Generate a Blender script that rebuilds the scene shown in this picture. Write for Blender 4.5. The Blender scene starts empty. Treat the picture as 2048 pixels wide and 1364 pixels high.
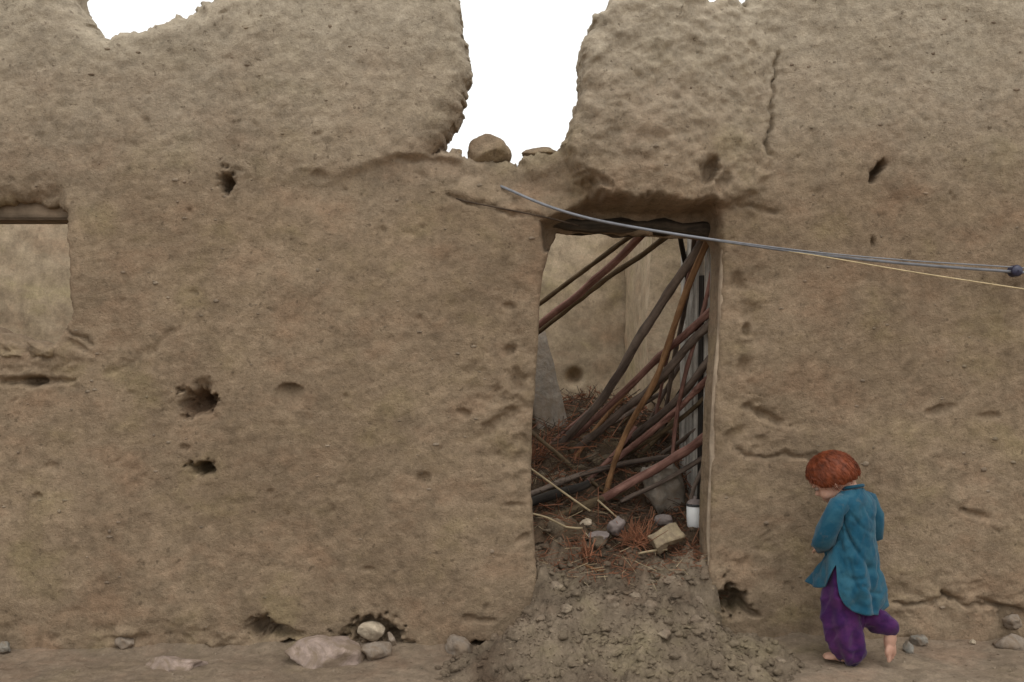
import bpy, bmesh, math, random
import numpy as np
from mathutils import Vector, Matrix, noise as mnoise

random.seed(7); RNG = np.random.default_rng(11)
scene = bpy.context.scene
C = scene.collection

# ------------------------------------------------------------------ camera, sky, sun, exposure
D0, CZ, F = 4.2, 1.36, 1898.0            # camera distance from wall face, eye height, focal length (in 2048-wide pixels)
cam = bpy.data.cameras.new('camera'); camo = bpy.data.objects.new('camera', cam); C.objects.link(camo)
camo.location = (0, -D0, CZ); camo.rotation_euler = (math.radians(90), 0, 0)
cam.sensor_width = 36; cam.lens = F / 2048 * 36; cam.clip_end = 3000; cam.clip_start = 0.05
scene.camera = camo

SUN_EL, SUN_AZ = math.radians(64), math.radians(160)     # azimuth measured clockwise from +Y
w = bpy.data.worlds.new('World'); scene.world = w; w.use_nodes = True
nt = w.node_tree; bg = nt.nodes['Background']
sky = nt.nodes.new('ShaderNodeTexSky'); sky.sky_type = 'NISHITA'; sky.sun_disc = False
sky.sun_elevation = SUN_EL; sky.sun_rotation = SUN_AZ; sky.air_density = 1.0; sky.dust_density = 6.0; sky.ozone_density = 1.0
hsv = nt.nodes.new('ShaderNodeHueSaturation'); hsv.inputs['Saturation'].default_value = 0.10
ov = nt.nodes.new('ShaderNodeMix'); ov.data_type = 'RGBA'; ov.inputs[0].default_value = 0.8      # even white cloud layer
ov.inputs[7].default_value = (8.6, 8.7, 8.6, 1)
nt.links.new(sky.outputs[0], hsv.inputs['Color']); nt.links.new(hsv.outputs[0], ov.inputs[6]); nt.links.new(ov.outputs[2], bg.inputs['Color'])
bg.inputs['Strength'].default_value = 0.15
sun = bpy.data.lights.new('sun', 'SUN'); suno = bpy.data.objects.new('sun', sun); C.objects.link(suno)
sun.energy = 0.5; sun.angle = math.radians(40); sun.color = (1.0, 0.96, 0.9)
sd = Vector((math.sin(SUN_AZ) * math.cos(SUN_EL), math.cos(SUN_AZ) * math.cos(SUN_EL), math.sin(SUN_EL)))
suno.rotation_euler = sd.to_track_quat('Z', 'Y').to_euler(); suno.location = (0, -3, 8)
vs = scene.view_settings
vs.view_transform = 'Standard'; vs.look = 'None'; vs.gamma = 1; vs.use_curve_mapping = False; vs.exposure = 0.14

# ------------------------------------------------------------------ helpers
def P(px, py, y=0.0):
    """real-world point for a place measured in the photograph, at depth y behind the wall face"""
    d = D0 + y
    return Vector(((px - 1024) / F * d, y, CZ + (682 - py) / F * d))
def _h(ix, iy, iz, s):
    n = (ix * 374761393 + iy * 668265263 + iz * 1442695041 + s * 974634777) & 0xffffffff
    n = ((n ^ (n >> 13)) * 1274126177) & 0xffffffff
    return ((n ^ (n >> 16)) & 0xffff) / 32767.5 - 1.0
def vnoise(x, y, z=None, s=0):
    has_z = z is not None
    x = np.asarray(x, float); y = np.asarray(y, float); z = np.zeros_like(x) if z is None else np.asarray(z, float)
    ix, iy, iz = np.floor(x).astype(np.int64), np.floor(y).astype(np.int64), np.floor(z).astype(np.int64)
    f = lambda t: t * t * t * (t * (t * 6 - 15) + 10)
    u, v, w_ = f(x - ix), f(y - iy), f(z - iz)
    r = 0
    for a in (0, 1):
        for b in (0, 1):
            for c in ((0, 1) if has_z else (0,)):
                r = r + (u if a else 1 - u) * (v if b else 1 - v) * (w_ if c else 1 - w_) * _h(ix + a, iy + b, iz + c, s)
    return r
def fbm(x, y, z=None, o=4, s=0, g=0.5):
    r, a, t = 0, 1.0, 0.0
    for i in range(o):
        k = 2.03 ** i
        # turn each octave so lattice directions do not line up
        ca, sa = math.cos(0.6 * i + 0.4), math.sin(0.6 * i + 0.4)
        X = (x * ca - y * sa) * k + 17.3 * i; Y = (x * sa + y * ca) * k - 9.1 * i
        r = r + a * vnoise(X, Y, None if z is None else z * k, s + i); t += a; a *= g
    return r / t
def sst(a, b, x):
    t = np.clip((x - a) / (b - a), 0, 1); return t * t * (3 - 2 * t)
def mesh_np(name, V, quads=None, tris=None, smooth=True):
    me = bpy.data.meshes.new(name); V = np.asarray(V, np.float32)
    q = np.zeros((0, 4), np.int32) if quads is None else np.asarray(quads, np.int32)
    t = np.zeros((0, 3), np.int32) if tris is None else np.asarray(tris, np.int32)
    me.vertices.add(len(V)); me.vertices.foreach_set('co', V.ravel())
    me.loops.add(q.size + t.size); me.loops.foreach_set('vertex_index', np.concatenate([q.ravel(), t.ravel()]))
    me.polygons.add(len(q) + len(t))
    st = np.concatenate([np.arange(len(q)) * 4, q.size + np.arange(len(t)) * 3]).astype(np.int32)
    me.polygons.foreach_set('loop_start', st)
    me.polygons.foreach_set('loop_total', np.concatenate([np.full(len(q), 4), np.full(len(t), 3)]).astype(np.int32))
    me.polygons.foreach_set('use_smooth', np.full(len(q) + len(t), smooth))
    me.update(calc_edges=True); me.validate()
    return me
def link(name, me, m=None, parent=None, label=None, cat=None, group=None, kind=None):
    o = bpy.data.objects.new(name, me); C.objects.link(o)
    if m is not None and me is not None:
        me.materials.clear(); me.materials.append(m)
    if parent is not None: o.parent = parent
    for k, v in (('label', label), ('category', cat), ('group', group), ('kind', kind)):
        if v: o[k] = v
    return o
def poly_sdf(pts, X, Y):
    """signed distance to a closed outline, positive inside"""
    pts = np.asarray(pts, float); d = np.full(X.shape, 1e9); ins = np.zeros(X.shape, bool)
    for (x0, y0), (x1, y1) in zip(pts, np.roll(pts, -1, 0)):
        ex, ey = x1 - x0, y1 - y0; l = ex * ex + ey * ey + 1e-12
        t = np.clip(((X - x0) * ex + (Y - y0) * ey) / l, 0, 1)
        d = np.minimum(d, (X - x0 - t * ex) ** 2 + (Y - y0 - t * ey) ** 2)
        if y0 != y1:
            c = ((y0 <= Y) & (Y < y1)) | ((y1 <= Y) & (Y < y0))
            ins ^= c & (X < x0 + (Y - y0) * ex / ey)
    return np.sqrt(d) * np.where(ins, 1, -1)
def line_d(pts, X, Y):
    d = np.full(X.shape, 1e9)
    for (x0, y0), (x1, y1) in zip(pts[:-1], pts[1:]):
        ex, ey = x1 - x0, y1 - y0; l = ex * ex + ey * ey + 1e-12
        t = np.clip(((X - x0) * ex + (Y - y0) * ey) / l, 0, 1)
        d = np.minimum(d, (X - x0 - t * ex) ** 2 + (Y - y0 - t * ey) ** 2)
    return np.sqrt(d)

# ------------------------------------------------------------------ materials
class NB:
    def __init__(s, name):
        s.m = bpy.data.materials.new(name); s.m.use_nodes = True; s.t = s.m.node_tree; s.b = s.t.nodes['Principled BSDF']
        s.b.inputs['Roughness'].default_value = 0.95; s.b.inputs['Specular IOR Level'].default_value = 0.15
        s.co = s.t.nodes.new('ShaderNodeTexCoord')
    def link(s, a, b): s.t.links.new(a, b)
    def mapping(s, scale=(1, 1, 1), out='Object'):
        n = s.t.nodes.new('ShaderNodeMapping'); n.inputs['Scale'].default_value = scale
        s.link(s.co.outputs[out], n.inputs['Vector']); return n.outputs[0]
    def noise(s, scale, detail=4, rough=0.55, vec=None, dist=0.0):
        n = s.t.nodes.new('ShaderNodeTexNoise'); n.inputs['Scale'].default_value = scale
        n.inputs['Detail'].default_value = detail; n.inputs['Roughness'].default_value = rough; n.inputs['Distortion'].default_value = dist
        s.link(vec if vec is not None else s.co.outputs['Object'], n.inputs['Vector']); return n.outputs['Fac']
    def ramp(s, fac, stops):
        n = s.t.nodes.new('ShaderNodeValToRGB'); e = n.color_ramp.elements
        while len(e) < len(stops): e.new(0.5)
        for k, (p, c) in zip(e, stops):
            k.position = p; k.color = (*c, 1) if len(c) == 3 else c
        s.link(fac, n.inputs['Fac']); return n.outputs['Color']
    def mix(s, a, b, fac, mode='MIX'):
        n = s.t.nodes.new('ShaderNodeMix'); n.data_type = 'RGBA'; n.blend_type = mode
        for sock, v in ((n.inputs[0], fac), (n.inputs[6], a), (n.inputs[7], b)):
            if hasattr(v, 'is_linked'): s.link(v, sock)
            elif isinstance(v, tuple): sock.default_value = (*v, 1)
            else: sock.default_value = v
        return n.outputs[2]
    def math(s, op, a, b=0.0):
        n = s.t.nodes.new('ShaderNodeMath'); n.operation = op
        for sock, v in ((n.inputs[0], a), (n.inputs[1], b)):
            if hasattr(v, 'is_linked'): s.link(v, sock)
            else: sock.default_value = v
        return n.outputs[0]
    def bump(s, h, dist=0.01, strength=1.0):
        n = s.t.nodes.new('ShaderNodeBump'); n.inputs['Distance'].default_value = dist; n.inputs['Strength'].default_value = strength
        s.link(h, n.inputs['Height']); s.link(n.outputs[0], s.b.inputs['Normal'])
    def base(s, c): s.link(c, s.b.inputs['Base Color']) if hasattr(c, 'is_linked') else setattr(s.b.inputs['Base Color'], 'default_value', (*c, 1))
G = lambda v: (v, v, v)

def mud(name, a, b, pale=None, fleck=0.5, bump=0.006, upper=None, seedscale=1.0):
    n = NB(name)
    big = n.noise(0.9 * seedscale, 5, 0.6)
    c = n.ramp(big, [(0.34, a), (0.66, b)])
    mid = n.noise(5.5, 6, 0.65, dist=0.4)
    c = n.mix(c, n.ramp(mid, [(0.28, G(0.72)), (0.5, G(1.0)), (0.74, G(1.18))]), 0.75, 'MULTIPLY')
    hue = n.noise(2.6, 4, 0.6, vec=n.mapping((1.0, 1.0, 1.5)))
    c = n.mix(c, n.ramp(hue, [(0.32, (1.06, 0.98, 0.95)), (0.48, (1, 1, 1)), (0.56, (1, 1, 0.98)), (0.70, (0.98, 1.01, 0.89))]), 1.0, 'MULTIPLY')
    if upper:                      # bright sky haze painted into the colour: paler and greyer towards the top
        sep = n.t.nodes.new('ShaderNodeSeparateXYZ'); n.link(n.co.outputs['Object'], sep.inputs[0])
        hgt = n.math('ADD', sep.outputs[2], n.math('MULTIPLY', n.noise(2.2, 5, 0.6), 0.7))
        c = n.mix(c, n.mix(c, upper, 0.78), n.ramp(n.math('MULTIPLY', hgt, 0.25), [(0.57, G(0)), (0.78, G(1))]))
    if pale:
        c = n.mix(c, pale, n.ramp(n.noise(3.7, 6, 0.7, dist=0.8), [(0.60, G(0)), (0.74, G(0.6))]))
    fine = n.noise(19, 5, 0.7, dist=0.3)
    c = n.mix(c, n.ramp(fine, [(0.28, G(0.62)), (0.5, G(1.0)), (0.72, G(1.34))]), 0.75, 'MULTIPLY')
    grit = n.noise(85, 3, 0.75)
    c = n.mix(c, n.ramp(grit, [(0.30, G(0.66)), (0.46, G(0.98)), (0.58, G(1.04)), (0.72, G(1.38))]), 0.6, 'MULTIPLY')
    # chopped straw in the daub: short pale streaks, and dark pits
    st = n.noise(60, 2, 0.5, vec=n.mapping((1.0, 1.0, 3.2)))
    c = n.mix(c, (0.40, 0.31, 0.20), n.math('MULTIPLY', n.ramp(st, [(0.70, G(0)), (0.78, G(1))]), 0.6 * fleck))
    pit = n.noise(34, 3, 0.6)
    c = n.mix(c, (0.10, 0.072, 0.048), n.math('MULTIPLY', n.ramp(pit, [(0.29, G(1)), (0.37, G(0))]), 0.7 * fleck))
    n.base(c)
    hh = n.math('ADD', n.math('ADD', n.math('MULTIPLY', n.noise(28, 8, 0.66), 1.0), n.math('MULTIPLY', n.noise(95, 5, 0.7), 0.75)), n.math('MULTIPLY', n.noise(210, 3, 0.6), 0.35))
    n.bump(hh, bump, 0.9)
    return n.m
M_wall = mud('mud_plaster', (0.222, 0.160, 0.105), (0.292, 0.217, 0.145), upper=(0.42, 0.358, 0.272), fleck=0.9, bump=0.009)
M_back = mud('mud_plaster_inner', (0.40, 0.315, 0.22), (0.49, 0.39, 0.275), fleck=0.35, bump=0.003)
M_ground = mud('trodden_earth', (0.185, 0.138, 0.097), (0.245, 0.189, 0.136), pale=(0.29, 0.232, 0.178), fleck=0.9, bump=0.007)
M_mound = mud('loose_earth', (0.115, 0.084, 0.058), (0.235, 0.183, 0.130), fleck=1.8, bump=0.012, seedscale=3)
M_dark = mud('thatch_earth', (0.075, 0.05, 0.032), (0.15, 0.105, 0.068), fleck=1.0, bump=0.012, seedscale=3)
M_clod = mud('clod_earth', (0.18, 0.137, 0.098), (0.28, 0.222, 0.162), fleck=0.8, bump=0.005, seedscale=6)
def wood(name, a, b, axis=2, rough=0.85, bump=0.005):
    n = NB(name); sc = [38.0, 38.0, 38.0]; sc[axis] = 2.0
    g = n.noise(1.0, 5, 0.6, vec=n.mapping(tuple(sc)))
    c = n.ramp(g, [(0.36, a), (0.64, b)])
    c = n.mix(c, n.ramp(n.noise(9, 6, 0.7), [(0.3, G(0.5)), (0.7, G(1.35))]), 0.85, 'MULTIPLY')
    n.base(c); n.b.inputs['Roughness'].default_value = rough; n.bump(g, bump, 1.0)
    return n.m
M_red = wood('pole_reddish', (0.12, 0.056, 0.043), (0.30, 0.165, 0.13))
M_grey = wood('pole_grey_brown', (0.085, 0.062, 0.05), (0.19, 0.145, 0.115))
M_olive = wood('pole_olive_brown', (0.085, 0.06, 0.035), (0.17, 0.12, 0.07))
M_orange = wood('pole_orange_brown', (0.15, 0.075, 0.035), (0.30, 0.17, 0.085))
M_plank = wood('weathered_plank', (0.30, 0.275, 0.24), (0.60, 0.56, 0.50))
M_plankd = wood('dark_plank', (0.018, 0.015, 0.013), (0.05, 0.042, 0.035))
M_lintel = wood('lintel_wood', (0.03, 0.024, 0.018), (0.09, 0.068, 0.048), axis=0)
def plain(name, col, rough=0.8, var=0.25, scale=20, bump=0.0, metal=0.0, spec=0.3):
    n = NB(name); c = n.mix(col, n.ramp(n.noise(scale, 4), [(0.3, G(1 - var)), (0.7, G(1 + var))]), 1.0, 'MULTIPLY')
    n.base(c); n.b.inputs['Roughness'].default_value = rough; n.b.inputs['Metallic'].default_value = metal; n.b.inputs['Specular IOR Level'].default_value = spec
    if bump: n.bump(n.noise(scale * 2, 5), bump, 0.8)
    return n.m
def stone_mat(name, col, dirt=0.55):
    n = NB(name); c = n.mix(col, n.ramp(n.noise(22, 6, 0.65), [(0.3, G(0.62)), (0.7, G(1.25))]), 1.0, 'MULTIPLY')
    c = n.mix(c, (0.20, 0.148, 0.103), n.ramp(n.noise(9, 6, 0.7, dist=0.8), [(0.42, G(0)), (0.58, G(dirt))]))
    n.base(c); n.bump(n.noise(45, 8, 0.65), 0.008, 0.9); return n.m
M_straw_r = plain('straw_rust', (0.225, 0.095, 0.05), 0.8, 0.45, 9)
M_straw_y = plain('straw_pale', (0.36, 0.28, 0.17), 0.8, 0.3, 9)
M_straw_d = plain('straw_dark', (0.075, 0.05, 0.033), 0.85, 0.4, 9)
M_stone = stone_mat('stone_grey', (0.27, 0.222, 0.178), 0.9)
M_stone_p = stone_mat('stone_pinkish', (0.33, 0.252, 0.21), 0.9)
M_stone_w = stone_mat('stone_cream', (0.50, 0.41, 0.30), 0.5)
M_stone_b = stone_mat('stone_blue_grey', (0.25, 0.235, 0.205), 0.9)
M_brick = stone_mat('mud_brick', (0.33, 0.262, 0.168), 0.7)
M_sack = stone_mat('grey_daub', (0.27, 0.235, 0.195), 0.6)
M_rag = plain('rag_cloth', (0.20, 0.163, 0.147), 0.95, 0.25, 22, 0.003)
M_pot = plain('white_enamel', (0.82, 0.82, 0.80), 0.3, 0.06, 8, spec=0.5)
M_potband = plain('pot_rim', (0.05, 0.05, 0.05), 0.5, 0.1, 8)
M_cable = plain('cable_grey', (0.19, 0.195, 0.215), 0.4, 0.2, 30, spec=0.5)
M_cabled = plain('cable_dark', (0.055, 0.06, 0.065), 0.6, 0.2, 30)
M_cabley = plain('wire_yellow', (0.55, 0.43, 0.25), 0.6, 0.2, 30)
M_knob = plain('insulator_dark', (0.03, 0.03, 0.06), 0.4, 0.2, 30, spec=0.5)

# ------------------------------------------------------------------ ground
def ground_z(x, y):
    x = np.asarray(x, float); y = np.asarray(y, float)
    near = np.exp(-(np.maximum(np.abs(x) - 3, 0) / 3) ** 2 - (np.maximum(np.abs(y) - 3, 0) / 3) ** 2)
    z = 0.02 * fbm(x * 1.3, y * 1.3, o=3, s=3) + 0.010 * fbm(x * 7, y * 7, o=3, s=4) + 0.005 * fbm(x * 30, y * 30, o=2, s=5)
    z = z + 0.03 * sst(0.7, 1.2, x) * sst(-1.2, -0.4, y) - 0.012 * sst(-0.3, -1.2, x)
    z = z + (0.012 + 0.025 * fbm(x * 5, x * 0 + 3, o=3, s=6)) * np.exp(-(np.minimum(y - 0.02, 0) / 0.07) ** 2) * sst(0.3, 0.05, y) * near
    return z * near
def spaced(lo, a, b, hi, h, H, g=1.25):
    m = list(np.arange(a, b + h / 2, h)); s = h; x = m[-1]
    while x < hi: s = min(s * g, H); x += s; m.append(x)
    s = h; x = a; l = []
    while x > lo: s = min(s * g, H); x -= s; l.append(x)
    return np.array(l[::-1] + m)
gx = spaced(-900, -2.5, 2.5, 900, 0.014, 80); gy = spaced(-900, -0.62, 0.05, 900, 0.012, 80)
GX, GY = np.meshgrid(gx, gy); GZ = ground_z(GX, GY)
def grid_quads(ny, nx):
    i = np.arange(ny * nx).reshape(ny, nx)
    return np.stack([i[:-1, :-1], i[:-1, 1:], i[1:, 1:], i[1:, :-1]], -1).reshape(-1, 4)
link('ground', mesh_np('ground', np.stack([GX, GY, GZ], -1).reshape(-1, 3), grid_quads(*GX.shape)), M_ground, kind='structure')

# ------------------------------------------------------------------ the rubble mound in and before the doorway
def mound_z(x, y):
    x = np.asarray(x, float); y = np.asarray(y, float)
    yo = np.clip(-y, 0, 9)
    cx = 0.46 + 0.02 * yo
    hw = 0.42 + 0.50 * yo
    lat = 1 - sst(0, 1, (np.abs(x - cx - 0.10 * yo + 0.05 * fbm(x * 3, y * 3, o=3, s=24)) - hw * (0.74 - 0.3 * sst(0, 0.2, yo))) / (0.12 + 0.62 * sst(0, 0.25, yo) + 0.4 * yo))
    prof = np.interp(yo, [0, 0.06, 0.2, 0.4, 0.62, 0.8, 2], [0.30, 0.275, 0.19, 0.095, 0.02, -0.05, -0.2])
    out = -0.06 + (prof + 0.06) * lat
    ins = np.interp(y, [0, 0.28, 0.6, 0.95, 1.3, 1.7, 2.2, 2.6], [0.30, 0.36, 0.49, 0.72, 0.90, 0.92, 0.75, 0.6])
    ins = ins - 0.25 * sst(0.9, 1.9, np.abs(x - 0.3)) - 0.35 * sst(1.5, 2.6, np.abs(x - 0.3))
    gap = sst(-0.06, 0.02, y) * sst(0.40, 0.30, y)
    ins = ins + (-0.2 - ins) * gap * (1 - sst(0.0, 0.1, x) * sst(1.0, 0.88, x))
    z = np.where(y < 0, out + (-0.2 - out) * gap * (1 - sst(0.0, 0.1, x) * sst(1.0, 0.88, x)), ins)
    n = 0.05 * fbm(x * 4, y * 4, o=3, s=21) + 0.062 * fbm(x * 12, y * 12, o=3, s=22) + 0.036 * np.abs(fbm(x * 30, y * 30, o=3, s=23, g=0.65))
    return z + n * np.where(y < 0, np.clip(0.25 + lat, 0, 1) * (0.8 + 0.2 * np.clip(out / 0.25, 0, 1)), 1.15)
def mound(name, xs, ys, m):
    X, Y = np.meshgrid(xs, ys)
    me = mesh_np(name, np.stack([X, Y, mound_z(X, Y)], -1).reshape(-1, 3), grid_quads(*X.shape))
    return link(name, me, m, kind='structure')
mound('earth_mound', np.arange(-0.65, 1.75, 0.009), np.arange(-1.0, 0.56, 0.009), M_mound)
mound('roof_rubble', np.arange(-2.6, 2.3, 0.016), np.arange(0.30, 2.62, 0.016) , M_dark).location.z = 0.012

# ------------------------------------------------------------------ the front wall
WT = 0.28
wx = spaced(-3.9, -2.36, 2.36, 3.6, 0.008, 0.05, 1.12); wz = spaced(-0.12, -0.12, 2.98, 3.5, 0.008, 0.04, 1.12)
X, Z = np.meshgrid(wx, wz)
PX = X * F / D0 + 1024; PY = 682 - (Z - CZ) * F / D0
# outline, with the eroded crumbly edges wandering
crumb = sst(560, 340, PY)
wax = (3 + 9 * crumb) * fbm(PX / 26, PY / 26, o=3, s=31); way = (3 + 9 * crumb) * fbm(PX / 26, PY / 26, o=3, s=41)
QX, QY = PX + wax, PY + way
OUT = [(-800, 1420), (2800, 1420), (2800, -150), (2500, -190), (2250, -120), (2000, -150), (1800, -90), (1640, -60), (1560, -30), (1508, -14), (1494, 6), (1474, 4), (1466, -16),
       (1450, -16), (1444, 4), (1418, 14), (1410, -8), (1350, -26), (1290, -18), (1236, -8), (1216, 22), (1186, 44), (1184, 72), (1160, 100), (1166, 150), (1160, 200),
       (1150, 235), (1136, 262), (1128, 292), (1085, 300), (1046, 300), (1034, 322), (985, 318), (935, 308), (905, 302), (868, 302), (884, 284), (902, 245), (930, 205), (932, 150),
       (938, 125), (928, 60), (922, 0), (905, -60), (800, -110), (640, -70), (520, -40), (440, -22), (398, -4), (388, 18), (345, 30), (300, 46), (240, 58), (206, 70), (166, 46), (142, 2),
       (120, -50), (40, -110), (-150, -140), (-400, -100), (-800, -160)]
DOOR = [(1116, 452), (1098, 500), (1086, 545), (1080, 600), (1076, 700), (1064, 850), (1062, 1000), (1070, 1100), (1080, 1230), (1084, 1420), (1424, 1420), (1421, 1200), (1424, 1000),
        (1430, 850), (1441, 700), (1447, 560), (1448, 500), (1440, 470), (1300, 458)]
WIN = [(-92, 404), (20, 406), (110, 408), (132, 432), (138, 560), (140, 640), (112, 682), (40, 706), (-40, 690), (-96, 640)]
d_out = poly_sdf(OUT, QX, QY); d_door = -poly_sdf(DOOR, PX + wax * 0.6, PY + way * 0.6); d_win = -poly_sdf(WIN, QX, QY)
SC = D0 / F
Dm = np.minimum(np.minimum(d_out, d_door), d_win) * SC          # metres inside the mud
h = 0.030 * fbm(X * 1.1, Z * 1.1, o=2, s=51) + 0.010 * fbm(X * 3.4, Z * 3.4, o=2, s=52) + 0.0030 * fbm(X * 15, Z * 17, o=3, s=53) + 0.0026 * fbm(X * 42, Z * 46, o=2, s=54)
h += 0.0022 * fbm(X * 9, Z * 24, o=3, s=55)
upr = sst(1100, 1170, PX) * (1 - sst(1500, 1600, PX + 30 * fbm(X * 5, Z * 5, s=56))) * sst(430, 380, PY)
up = sst(420, 250, PY + 50 * fbm(X * 2.5, Z * 2.5, s=57))
h += (0.009 * up + 0.020 * upr) * fbm(X * 7, Z * 7, o=4, s=58, g=0.6) + 0.007 * (upr + 0.5 * up) * fbm(X * 26, Z * 26, o=3, s=59)
# the upper lift left of the gap stands a little proud
ledge = 322 + 22 * fbm(X * 2.2, Z * 0.0 + 1.0, s=60) + np.where(PX < 760, 30, 0) * sst(760, 600, PX)
h += (0.012 + 0.026 * sst(500, 860, PX)) * sst(ledge + 8 + 40 * sst(800, 500, PX), ledge - 8 - 20 * sst(800, 500, PX), PY) * sst(935, 915, PX)
# bulging broken mass above the lintel
BUL = [(1134, -60), (1128, 300), (1146, 350), (1190, 392), (1262, 416), (1320, 408), (1372, 420), (1420, 410), (1462, 418), (1506, 390), (1545, 350), (1552, 260), (1545, 120), (1500, -60)]
db = poly_sdf(BUL, PX + 1.4 * wax, PY + 1.4 * way)
h += 0.15 * sst(-3, 18, db) * (0.12 + 0.88 * sst(1540, 1330, PX))
# broken-out strip over the doorway
REC = [(1082, 442), (1130, 425), (1180, 398), (1270, 408), (1425, 408), (1440, 430), (1446, 500), (1436, 520), (1300, 500), (1090, 500)]
dr = poly_sdf(REC, PX + 0.8 * wax, PY + 0.8 * way)
h -= 0.19 * sst(-6, 10, dr)
h -= 0.05 * sst(0, 60, poly_sdf([(880, 300), (1130, 300), (1150, 350), (1180, 395), (1090, 440), (960, 405), (895, 370)], QX, QY))
# broken plaster beside the left jamb and beside the right jamb
for (ex, ey, rx, ry, a) in [(1010, 780, 90, 120, 1.0), (1040, 560, 40, 90, 0.5), (1500, 860, 90, 60, 1.0), (1500, 640, 34, 190, 0.8), (1040, 960, 50, 120, 0.4), (60, 720, 120, 60, 1.0), (60, 380, 90, 30, .8), (1480, 1090, 70, 90, .5), (300, 1280, 420, 40, .8), (1900, 1210, 260, 70, .7), (1300, 340, 220, 80, .5)]:
    m_ = np.exp(-((PX - ex) / rx) ** 2 - ((PY - ey) / ry) ** 2)
    h += a * m_ * (0.040 * np.minimum(fbm(X * 10, Z * 13, o=4, s=61, g=0.6), 0.10) - 0.006)
def dent(px, py, rx, ry, dep, rot=0.0, sharp=2.0, wob=0.35):
    global h
    c, s = math.cos(math.radians(rot)), math.sin(math.radians(rot))
    R_ = 2.6 * max(rx, ry)
    j0, j1 = np.searchsorted(PX[0], (px - R_, px + R_)); i0, i1 = np.searchsorted(-PY[:, 0], (-py - R_, -py + R_))
    if j1 <= j0 or i1 <= i0: return
    W_ = (slice(i0, i1), slice(j0, j1)); A_, B_ = PX[W_], PY[W_]
    u = ((A_ - px) * c + (B_ - py) * s) / rx; v = (-(A_ - px) * s + (B_ - py) * c) / ry
    r = np.sqrt(u * u + v * v) * (1 + wob * (fbm(A_ / 13, B_ / 13, o=3, s=int(px) % 97, g=0.65) * (1.9 if dep > 0.1 else 1.0)))
    h[W_] -= dep * np.exp(-np.maximum(r, 0) ** (2 * sharp))
for a in [(398, 804, 28, 24, 0.14), (404, 800, 12, 12, 0.09), (408, 772, 16, 14, 0.03), (382, 815, 20, 14, 0.05), (404, 937, 19, 12, 0.17), (372, 895, 11, 6, 0.02), (453, 362, 12, 18, 0.15), (640, 352, 16, 10, 0.02),
          (845, 958, 13, 12, 0.022), (1757, 340, 21, 8, 0.12, -56), (1748, 482, 3.5, 10, 0.03), (516, 1258, 21, 19, 0.15), (562, 1266, 34, 10, 0.09, 10), (578, 1290, 14, 8, 0.10),
          (612, 1286, 22, 5, 0.03, -12), (1462, 1204, 27, 22, 0.23, 25), (1500, 1226, 24, 6, 0.07, 22), (50, 762, 58, 8, 0.045), (60, 764, 18, 11, 0.06), (958, 1290, 15, 8, 0.13),
          (940, 1236, 14, 8, 0.025), (972, 1240, 20, 5, 0.02), (1020, 700, 12, 9, 0.03), (1036, 760, 16, 20, 0.03), (1000, 842, 40, 12, 0.03, -35), (930, 826, 14, 8, 0.025, 20), (1018, 612, 12, 8, .02),
          (1536, 832, 40, 9, 0.032, 24), (1470, 870, 24, 10, 0.02, -40), (1880, 820, 30, 9, 0.022, -14), (1982, 832, 22, 7, 0.02), (1948, 1028, 30, 7, 0.02, 16), (735, 1140, 14, 4, 0.015),
          (75, 993, 9, 6, 0.02), (100, 935, 14, 10, 0.012), (1412, 345, 16, 26, 0.09, 20), (1440, 370, 26, 12, 0.035, -60), (1190, 365, 30, 9, 0.05, 30), (830, 318, 52, 7, 0.03), (150, 690, 24, 7, 0.022, 30), (40, 610, 10, 6, 0.02),
          (1495, 660, 8, 14, 0.03), (1480, 560, 10, 18, 0.025), (1490, 735, 12, 22, 0.025), (1500, 815, 12, 8, .02), (1690, 1020, 20, 10, 0.012), (540, 985, 8, 6, 0.012), (880, 897, 4, 4, 0.012), (265, 1275, 40, 7, .018),
          (250, 1268, 22, 16, -0.03), (1860, 1275, 40, 24, -0.01), (115, 1345, 60, 20, -.01), (2030, 1235, 34, 20, 0.03), (1990, 1210, 40, 5, .02, 20), (1030, 1010, 22, 5, .015), (1060, 900, 20, 40, .02), (1050, 1075, 16, 8, .02, -30)]:
    dent(*a)
# half-round scoop: steep at the top, fading out below
u = (PX - 580) / 30; v = (PY - 768) / 44
h -= 0.055 * np.clip(1 - u * u, 0, 1) * np.where(PY > 768 + 14 * u * u - 2, 1, 0) * np.exp(-np.clip(v, 0, 9) ** 1.3 * 1.6)
# socket of the cream stone at the foot
dent(742, 1264, 42, 27, 0.11); dent(782, 1276, 14, 24, 0.08)
for pts, wd, dep in [([(1556, 110), (1547, 170), (1541, 215), (1546, 250), (1533, 285), (1542, 312)], 4.5, 0.03), ([(1480, 905), (1530, 916), (1580, 912), (1625, 921)], 4, 0.022),
                     ([(1788, 1206), (1830, 1213), (1880, 1207), (1905, 1198)], 4, 0.03), ([(1895, 1190), (1930, 1210), (1975, 1212), (2048, 1226)], 4.5, 0.03), ([(300, 1300), (420, 1297), (520, 1303)], 4, 0.02),
                     ([(1550, 420), (1480, 410), (1440, 400)], 6, 0.02), ([(700, 1292), (830, 1290)], 4, 0.03), ([(900, 392), (985, 416), (1085, 436)], 5, 0.02), ([(1560, 905), (1700, 925)], 3, .01),
                     ([(0, 770), (140, 760)], 4, .02), ([(130, 660), (180, 690)], 5, .02), ([(210, 745), (300, 705), (360, 655)], 6, .008)]:
    l = line_d(pts, PX + 9 * fbm(PX / 18, PY / 18, o=2, s=71), PY + 9 * fbm(PX / 18, PY / 18, o=2, s=72))
    h -= dep * np.exp(-(l / wd) ** 2)
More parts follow.
